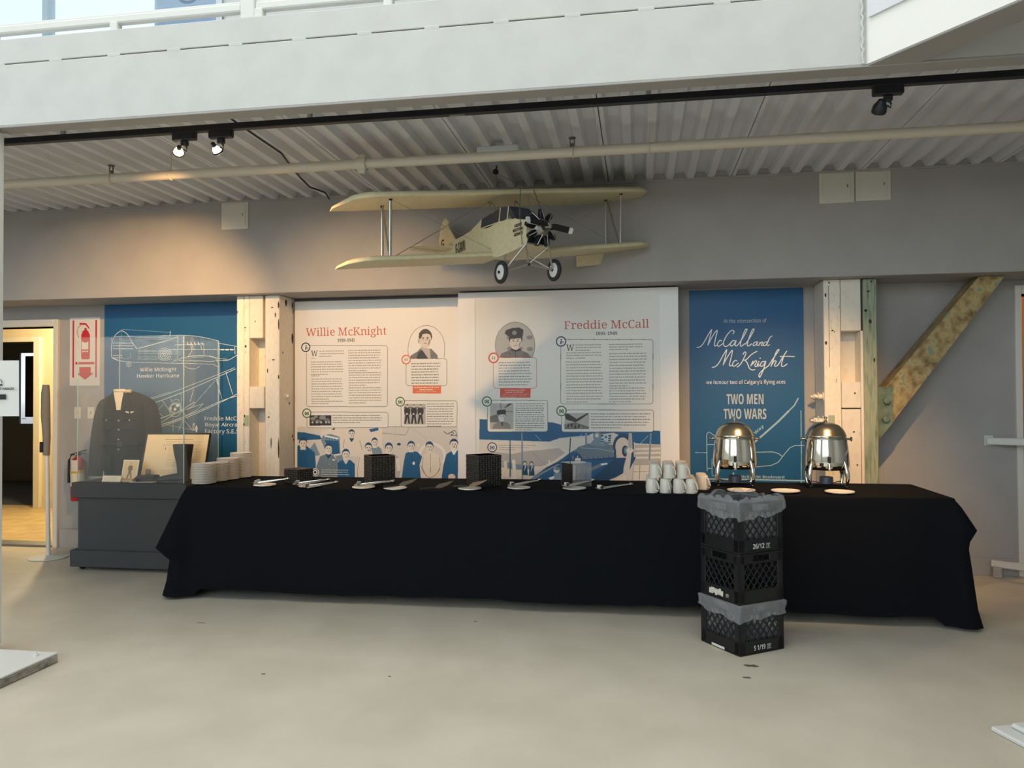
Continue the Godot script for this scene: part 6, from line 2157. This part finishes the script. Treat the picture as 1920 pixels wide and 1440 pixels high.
func urns():
	for u in [[0.628, 0.93, "polished steel coffee urn with domed lid before the blue poster", "coffee_urn"], [1.205, 0.94, "polished steel coffee urn with domed lid before the timber post", "coffee_urn"]]:
		var o = thing(u[3], u[2], "coffee urn", Vector3(u[0], TY, u[1]), -0.1, "coffee urns")
		var b := MB.new()
		b.lathe([Vector2(0, 0.115), Vector2(0.10, 0.115), Vector2(0.128, 0.118), Vector2(0.136, 0.124), Vector2(0.14, 0.135), Vector2(0.1425, 0.15), Vector2(0.141, 0.19), Vector2(0.138, 0.23), Vector2(0.1335, 0.27), Vector2(0.128, 0.31), Vector2(0.125, 0.325), Vector2(0.1225, 0.329), Vector2(0, 0.329)], 48)
		part("body", b, M.chrome, o)
		var l := MB.new()
		l.lathe([Vector2(0.1235, 0.3305), Vector2(0.1265, 0.332), Vector2(0.1265, 0.338), Vector2(0.1225, 0.344), Vector2(0.117, 0.36), Vector2(0.105, 0.382), Vector2(0.085, 0.403), Vector2(0.058, 0.418), Vector2(0.03, 0.427), Vector2(0.0, 0.43)], 48)
		var ld = part("lid", l, mat("cdc4b0", 0.22, 1.0), o, "brushed domed lid")
		var f := MB.new()
		f.lathe([Vector2(0.011, 0.427), Vector2(0.013, 0.43), Vector2(0.007, 0.436), Vector2(0.006, 0.446), Vector2(0.012, 0.45), Vector2(0.013, 0.456), Vector2(0.008, 0.46), Vector2(0, 0.461)], 16)
		part("knob", f, M.chrome, ld)
		for s in [-1.0, 1.0]:
			var k := MB.new()
			k.lathe([Vector2(0.013, 0.0), Vector2(0.008, 0.006), Vector2(0.007, 0.022), Vector2(0.013, 0.026), Vector2(0.016, 0.031), Vector2(0.012, 0.036), Vector2(0, 0.038)], 14, Vector3(s * 0.124, 0.315, 0.0), Basis(Vector3.BACK, -s * PI / 2))
			part("side_knob", k, M.chrome, o)
		for i in 4:
			var a := PI / 4 + i * PI / 2
			var d := Vector3(cos(a), 0, sin(a))
			var g := MB.new()
			g.tube([d * 0.138 + Vector3(0, 0.175, 0), d * 0.146 + Vector3(0, 0.15, 0), d * 0.155 + Vector3(0, 0.11, 0), d * 0.162 + Vector3(0, 0.07, 0), d * 0.155 + Vector3(0, 0.03, 0), d * 0.149 + Vector3(0, 0.017, 0), d * 0.152 + Vector3(0, 0.0125, 0)], [0.006, 0.013, 0.016, 0.013, 0.010, 0.011, 0.013], 12)
			part("leg", g, M.chrome, o)
			var st := MB.new()
			st.tube([d * 0.14 + Vector3(0, 0.03, 0), d * 0.03 + Vector3(0, 0.022, 0)], 0.004, 6)
			part("cross_bar", st, M.steel, o)
		var c := MB.new()
		c.lathe([Vector2(0, 0.024), Vector2(0.042, 0.024), Vector2(0.042, 0.066), Vector2(0.038, 0.069), Vector2(0.025, 0.069), Vector2(0.025, 0.06), Vector2(0, 0.06)], 20)
		part("fuel_holder", c, mat("6a6f78", 0.4, 0.5), o)
		# spigot facing the guest
		var t := MB.new()
		t.tube([Vector3(0, 0.16, 0.135), Vector3(0, 0.16, 0.165)], 0.012, 10)
		t.tube([Vector3(0, 0.165, 0.165), Vector3(0, 0.135, 0.17), Vector3(0, 0.12, 0.17)], 0.01, 10)
		var sp = part("tap", t, M.chrome, o)
		part("tap_lever", bxm(Vector3(0.0, 0.19, 0.166), Vector3(0.018, 0.04, 0.012), 0.004), M.black_knob, sp)

# ------------------------------------------------------------------ crates
func crate_lattice(w: float, y0: float, y1: float) -> ArrayMesh:
	# crossing diagonal slats clipped to the opening
	var b := MB.new()
	var h := y1 - y0
	var step := 0.042
	for dir in [-1.0, 1.0]:
		var n := int((w + h * 0.8) / step) + 2
		for i in range(-2, n + 1):
			# line x = x0 + dir * (y - y0) * 0.8
			var xs := -w / 2 + i * step - (0.0 if dir > 0 else -0.0)
			if dir > 0: xs -= h * 0.8
			var a := Vector2(xs, y0)
			var e := Vector2(xs + dir * h * 0.8, y1)
			if dir < 0: a.x += 0.0
			var t0 := 0.0
			var t1 := 1.0
			var dx := e.x - a.x
			for lim in [[-w / 2, 1.0], [w / 2, -1.0]]:
				var f0: float = (a.x - lim[0]) * lim[1]
				var f1: float = (e.x - lim[0]) * lim[1]
				if f0 < 0 and f1 < 0: t1 = -1.0
				elif f0 < 0: t0 = maxf(t0, -f0 / (f1 - f0))
				elif f1 < 0: t1 = minf(t1, f0 / (f0 - f1))
			if t1 - t0 < 0.03: continue
			var p := a.lerp(e, t0)
			var q := a.lerp(e, t1)
			var d := q - p
			b.box(Vector3((p.x + q.x) / 2, (p.y + q.y) / 2, 0), Vector3(d.length() + 0.004, 0.0065, 0.006), 0.001, Basis(Vector3.BACK, atan2(d.y, d.x)))
	return b.done()
func crates():
	var turn := atan2(0.172, 0.246)
	var w := 0.305
	var h := 0.262
	# corner towards the camera at (0.505, 2.126); local +x runs to the right back, +z to the left front
	var ux := Vector3(0.246, 0, -0.172).normalized()
	var uz := Vector3(-0.185, 0, -0.253).normalized()
	var base := Vector3(0.505, 0, 2.126) + ux * w / 2 + uz * w / 2
	var lat := crate_lattice(w - 0.07, 0.07, 0.21)
	var names = ["black plastic milk crate at the bottom of the stack, with a bag lining", "black plastic milk crate in the middle of the stack", "black plastic milk crate on top of the stack, with a bag lining"]
	var film := mat(Color(0.85, 0.86, 0.87, 0.26), 0.27)
	film.transparency = BaseMaterial3D.TRANSPARENCY_ALPHA
	var film2 := mat(Color(0.62, 0.63, 0.65, 0.3), 0.45)
	film2.transparency = BaseMaterial3D.TRANSPARENCY_ALPHA
	for i in 3:
		var o = thing("milk_crate", names[i], "crate", base + Vector3(0, i * (h + 0.0015), 0), turn, "stacked milk crates")
		var fr := MB.new()
		var hw := w / 2
		for s in [[-1, -1], [1, -1], [1, 1], [-1, 1]]:
			fr.box(Vector3(s[0] * (hw - 0.02), h / 2, s[1] * (hw - 0.004)), Vector3(0.04, h, 0.008), 0.002)
			fr.box(Vector3(s[0] * (hw - 0.004), h / 2, s[1] * (hw - 0.02)), Vector3(0.008, h, 0.04), 0.002)
		for f in 4:
			var bs := Basis(Vector3.UP, f * PI / 2)
			fr.box(bs * Vector3(0, 0.035, hw - 0.004), Vector3(w - 0.01, 0.07, 0.008), 0.002, bs)
			fr.box(bs * Vector3(0, 0.004, hw - 0.001), Vector3(w - 0.01, 0.008, 0.008), 0.002, bs)
			fr.box(bs * Vector3(0, h - 0.006, hw - 0.004), Vector3(w, 0.012, 0.012), 0.002, bs)
			# handhold between two webs
			for sx in [-1.0, 1.0]: fr.box(bs * Vector3(sx * 0.098, h - 0.033, hw - 0.004), Vector3(0.082, 0.045, 0.008), 0.002, bs)
			fr.box(bs * Vector3(0, h - 0.05, hw - 0.004), Vector3(0.12, 0.012, 0.008), 0.002, bs)
		part("frame", fr, M.black_plastic, o)
		for f in 4:
			var l = part("lattice", lat, M.black_plastic, o)
			l.transform = Transform3D(Basis(Vector3.UP, f * PI / 2), Basis(Vector3.UP, f * PI / 2) * Vector3(0, 0, hw - 0.006))
			var rb := MB.new()
			for k in 8: rb.box(Vector3(-0.0875 + k * 0.025, 0.072, 0), Vector3(0.003, 0.004, 0.01))
			var r2 = part("rib", rb, M.black_plastic, o)
			r2.transform = l.transform
		var bt := MB.new()
		for k in 7:
			bt.box(Vector3(-hw + 0.04 + k * (w - 0.08) / 6.0, 0.008, 0), Vector3(0.008, 0.008, w - 0.02))
			bt.box(Vector3(0, 0.008, -hw + 0.04 + k * (w - 0.08) / 6.0), Vector3(w - 0.02, 0.008, 0.008))
		part("base_grid", bt, M.black_plastic, o)
		# marks: front right face is local +z turned by 90? faces seen are +z rotated
		var fb := Basis(Vector3.UP, 0.0)
		var zf := hw + 0.0035
		if i == 2 or i == 0:
			letters("lettering", "26/12" if i == 2 else "5 1/19", Vector3(-0.06, 0.02, zf), 0.078, 0.026, mat("d8d8d4", 0.6), o, "Droid Sans", true, 0.0, fb)
			letters("lettering", "IV", Vector3(0.032, 0.022, zf), 0.024, 0.018, mat("c8c8c4", 0.6), o, "Droid Serif", true, 0.0, fb)
			var bars := MB.new()
			bars.box(Vector3(0.044, 0.0195, zf), Vector3(0.03, 0.002, 0.0006))
			bars.box(Vector3(0.044, 0.0425, zf), Vector3(0.03, 0.002, 0.0006))
			part("mark_bars", bars, mat("c8c8c4", 0.6), o)
		# left face
		var lb := Basis(Vector3.UP, -PI / 2)
		var L := func(x, y): return lb * Vector3(x, y, hw + 0.0035)
		if i == 1:
			var stk := MB.new()
			for k in 7: stk.box(L.call(-0.07 + k * 0.016, 0.033 + 0.003 * (k % 3)), Vector3(0.0145, 0.028 + 0.006 * (k % 2), 0.001), 0.0, lb * Basis(Vector3.BACK, 0.08 * (k % 3 - 1)))
			part("torn_sticker", stk, mat("dcd8cc", 0.7), o, "torn white sticker")
			letters("lettering", "IV", L.call(0.055, 0.022), 0.024, 0.018, mat("c8c8c4", 0.6), o, "Droid Serif", true, 0.0, lb)
		if i == 0:
			var stk := MB.new()
			stk.box(L.call(-0.01, 0.012), Vector3(0.1, 0.013, 0.001), 0.0, lb)
			part("torn_sticker", stk, mat("e4e2dc", 0.6), o, "narrow white sticker strip")
	# clear bags: lining inside, collar folded over the rim
	for i in [0, 2]:
		var g = thing("crate_liner", "clear plastic bag folded over the rim of the %s crate" % ("top" if i == 2 else "bottom"), "plastic bag", base + Vector3(0, i * (h + 0.0015), 0), turn, "clear bags in the crates")
		var rng := FastNoiseLite.new()
		rng.seed = 11 + i
		rng.frequency = 1.0
		var hw := w / 2
		var ins := MB.new()
		var out := MB.new()
		var rin := []
		var rout := []
		var n := 96
		var P := func(k: int, off: float):
			# square outline walked at constant speed, offset outward by off
			var t := 4.0 * k / n
			var s := int(t) % 4
			var f := (t - floorf(t)) * 2.0 - 1.0
			var r := hw + off
			return [Vector3(f * r, 0, r), Vector3(r, 0, -f * r), Vector3(-f * r, 0, -r), Vector3(-r, 0, f * r)][s]
		var top := h
		var lvin = [[top + 0.006, -0.012], [top - 0.02, -0.02], [0.2, -0.016], [0.12, -0.015], [0.03, -0.018]]
		for v in lvin:
			var row := []
			for k in n:
				var p: Vector3 = P.call(k, v[1] + 0.012 * rng.get_noise_2d(k * 0.3, v[0] * 60))
				row.append(p + Vector3(0, v[0] + (0.006 * rng.get_noise_2d(k * 2.3, 5.0) if v[0] > 0.25 else 0.0), 0))
			rin.append(row)
		ins.sheet(rin, true, true)
		part("lining", ins, film2, g)
		var up := 0.012 if i == 2 else 0.0015
		var lvo = [[top + 0.006 if i == 2 else top - 0.004, -0.012], [top + up, 0.002], [top + up * 0.4 - 0.004, 0.009], [top - 0.022, 0.010], [top - 0.044, 0.008], [top - 0.062, 0.010]]
		for li in lvo.size():
			var v = lvo[li]
			var row := []
			for k in n:
				var t := 4.0 * k / n
				var drop := 0.0
				var away := 0.0
				if li >= 3: drop = (li - 2) * (0.010 * rng.get_noise_2d(k * 0.06, 9.0) + 0.009 * cos(TAU * (k - 2.0) / n + PI * 0.05))
				if li >= 2: away = 0.012 * rng.get_noise_2d(k * 0.12, li * 0.9)
				if i == 2 and li in [0, 1]: drop = -0.03 * absf(rng.get_noise_2d(k * 0.07, 2.0)) * 1.8
				var p: Vector3 = P.call(k, v[1] + away)
				row.append(p + Vector3(0, v[0] - drop, 0))
			rout.append(row)
		out.sheet(rout, true, true)
		part("collar", out, film, g)

# ------------------------------------------------------------------ on the floor
func floor_things():
	var s = thing("stanchion", "white round based stanchion with a grey belt sleeve beside the left doorway", "stanchion", Vector3(-4.955, 0, 0.43))
	var b := MB.new()
	b.lathe([Vector2(0, 0), Vector2(0.15, 0), Vector2(0.155, 0.004), Vector2(0.152, 0.009), Vector2(0.06, 0.016), Vector2(0.022, 0.024), Vector2(0, 0.024)], 36)
	part("base", b, M.white, s)
	b = MB.new()
	b.tube([Vector3(0, 0.02, 0), Vector3(-0.02, 0.9, 0.0), Vector3(-0.03, 1.42, 0.0)], 0.017, 14)
	part("pole", b, M.white, s)
	b = MB.new()
	b.tube([Vector3(-0.032, 1.47, 0.0), Vector3(-0.034, 1.4, 0.0), Vector3(-0.03, 1.2, 0.004), Vector3(-0.022, 1.02, 0.0), Vector3(-0.02, 0.87, 0.006)], [0.026, 0.034, 0.036, 0.03, 0.026], 12)
	part("belt_sleeve", b, mat("7d7a75", 0.8), s, "crumpled grey sleeve")
	part("clip", bxm(Vector3(-0.045, 0.94, 0.03), Vector3(0.03, 0.09, 0.02), 0.004), M.dark, s)
	# paper notice on the column
	var n = thing("paper_notice", "white paper notice with black print and a black bar on the left column", "notice", Vector3(-3.425, 1.262, 2.785))
	var rows := []
	for i in 9:
		var row := []
		for j in 9:
			var u := i / 8.0
			var v := j / 8.0
			row.append(Vector3(u * 0.295, v * 0.285, -0.004 + 0.012 * sin(u * 2.6) * (0.6 + 0.4 * v) - 0.02 * pow(maxf(0.0, u - 0.75) * 4.0, 2.0) * 0.4))
		rows.append(row)
	var pb := MB.new()
	pb.sheet(rows, false)
	part("paper", pb, mat("e2e0dc", 0.7), n)
	letters("lettering", "THE TENT HANGAR", Vector3(0.138, 0.134, 0.0118), 0.145, 0.013, M.ink, n, "Droid Sans", true)
	part("black_bar", bx2(0.11, 0.235, 0.086, 0.112, 0.011, 0.0125), M.ink, n)
	var lg := MB.new()
	lg.tube([Vector3(0.17, 0.168, 0.012), Vector3(0.175, 0.184, 0.012), Vector3(0.192, 0.192, 0.012), Vector3(0.209, 0.184, 0.012), Vector3(0.214, 0.168, 0.012)], 0.0016, 6)
	lg.box(Vector3(0.192, 0.16, 0.012), Vector3(0.046, 0.008, 0.001))
	part("hangar_logo", lg, M.ink, n)
	# handrail and low kerb by the right doorway
	var r = thing("guard_rail", "white handrail with a low bottom rail beside the right doorway", "railing", Vector3(2.56, 0, 0.0))
	var d := Vector3(0.85, 0.0, 0.62)
	var bs := Basis(Vector3.UP, atan2(-d.z, d.x))
	part("wall_bracket", bx2(-0.02, 0.04, 0.965, 1.04, 0.0, 0.012, 0.002), M.white, r)
	part("top_rail", bxm(Vector3(0.01, 1.0, 0.04) + d * 0.5, Vector3(d.length() + 0.05, 0.052, 0.03), 0.006, bs), M.white, r)
	part("bottom_rail", bxm(Vector3(0.02, 0.10, 0.06) + d * 0.5, Vector3(d.length() + 0.05, 0.05, 0.04), 0.006, bs), M.trim, r)
	part("foot", bxm(Vector3(0.03, 0.04, 0.08), Vector3(0.06, 0.08, 0.06), 0.006, bs), M.wall, r)
	part("end_post", bxm(Vector3(0.02, 0.5, 0.05) + d, Vector3(0.04, 1.0, 0.04), 0.006, bs), M.white, r)
	# white base at the lower right edge
	var w = thing("partition_base", "white metal partition base with a turned up corner at the lower right", "base", Vector3(1.45, 0, 2.99), 0.35)
	part("plate", bx2(-0.03, 0.5, 0.0, 0.02, -0.13, 0.14, 0.006), M.white, w)
	part("cover", bx2(0.03, 0.48, 0.02, 0.042, -0.1, 0.09, 0.01), M.white, w)
	# stains and specks on the floor
	var stain := mat("6f6a5d", 0.25)
	for k in [[0.545, 2.25, 0.035, 0.018, "dark wet stain on the floor before the crate stack"], [0.50, 2.42, 0.02, 0.01, "smaller stain nearest the camera before the crates"], [-0.98, 1.71, 0.012, 0.006, "dark speck on the floor below the middle of the black cloth"], [-1.82, 2.72, 0.010, 0.007, "pair of dark specks on the pale floor left of centre"], [-1.2, 2.66, 0.008, 0.006, "lone speck on the pale floor near the centre"], [-2.6, 1.98, 0.03, 0.004, "thin scuff mark in front of the display case"]]:
		var m := MB.new()
		var p := PackedVector2Array()
		for i in 11: p.append(Vector2(cos(TAU * i / 11) * k[2] * (0.7 + 0.5 * absf(sin(i * 2.7 + k[0]))), sin(TAU * i / 11) * k[3] * (0.7 + 0.5 * absf(cos(i * 1.9 + k[1])))))
		m.prism(p, 0.0006, Vector3.ZERO, Basis(Vector3.RIGHT, -PI / 2))
		solo("floor_stain", m, stain, k[4], "stain", Vector3(k[0], 0.0002, k[1]), 0.0, "marks on the floor")
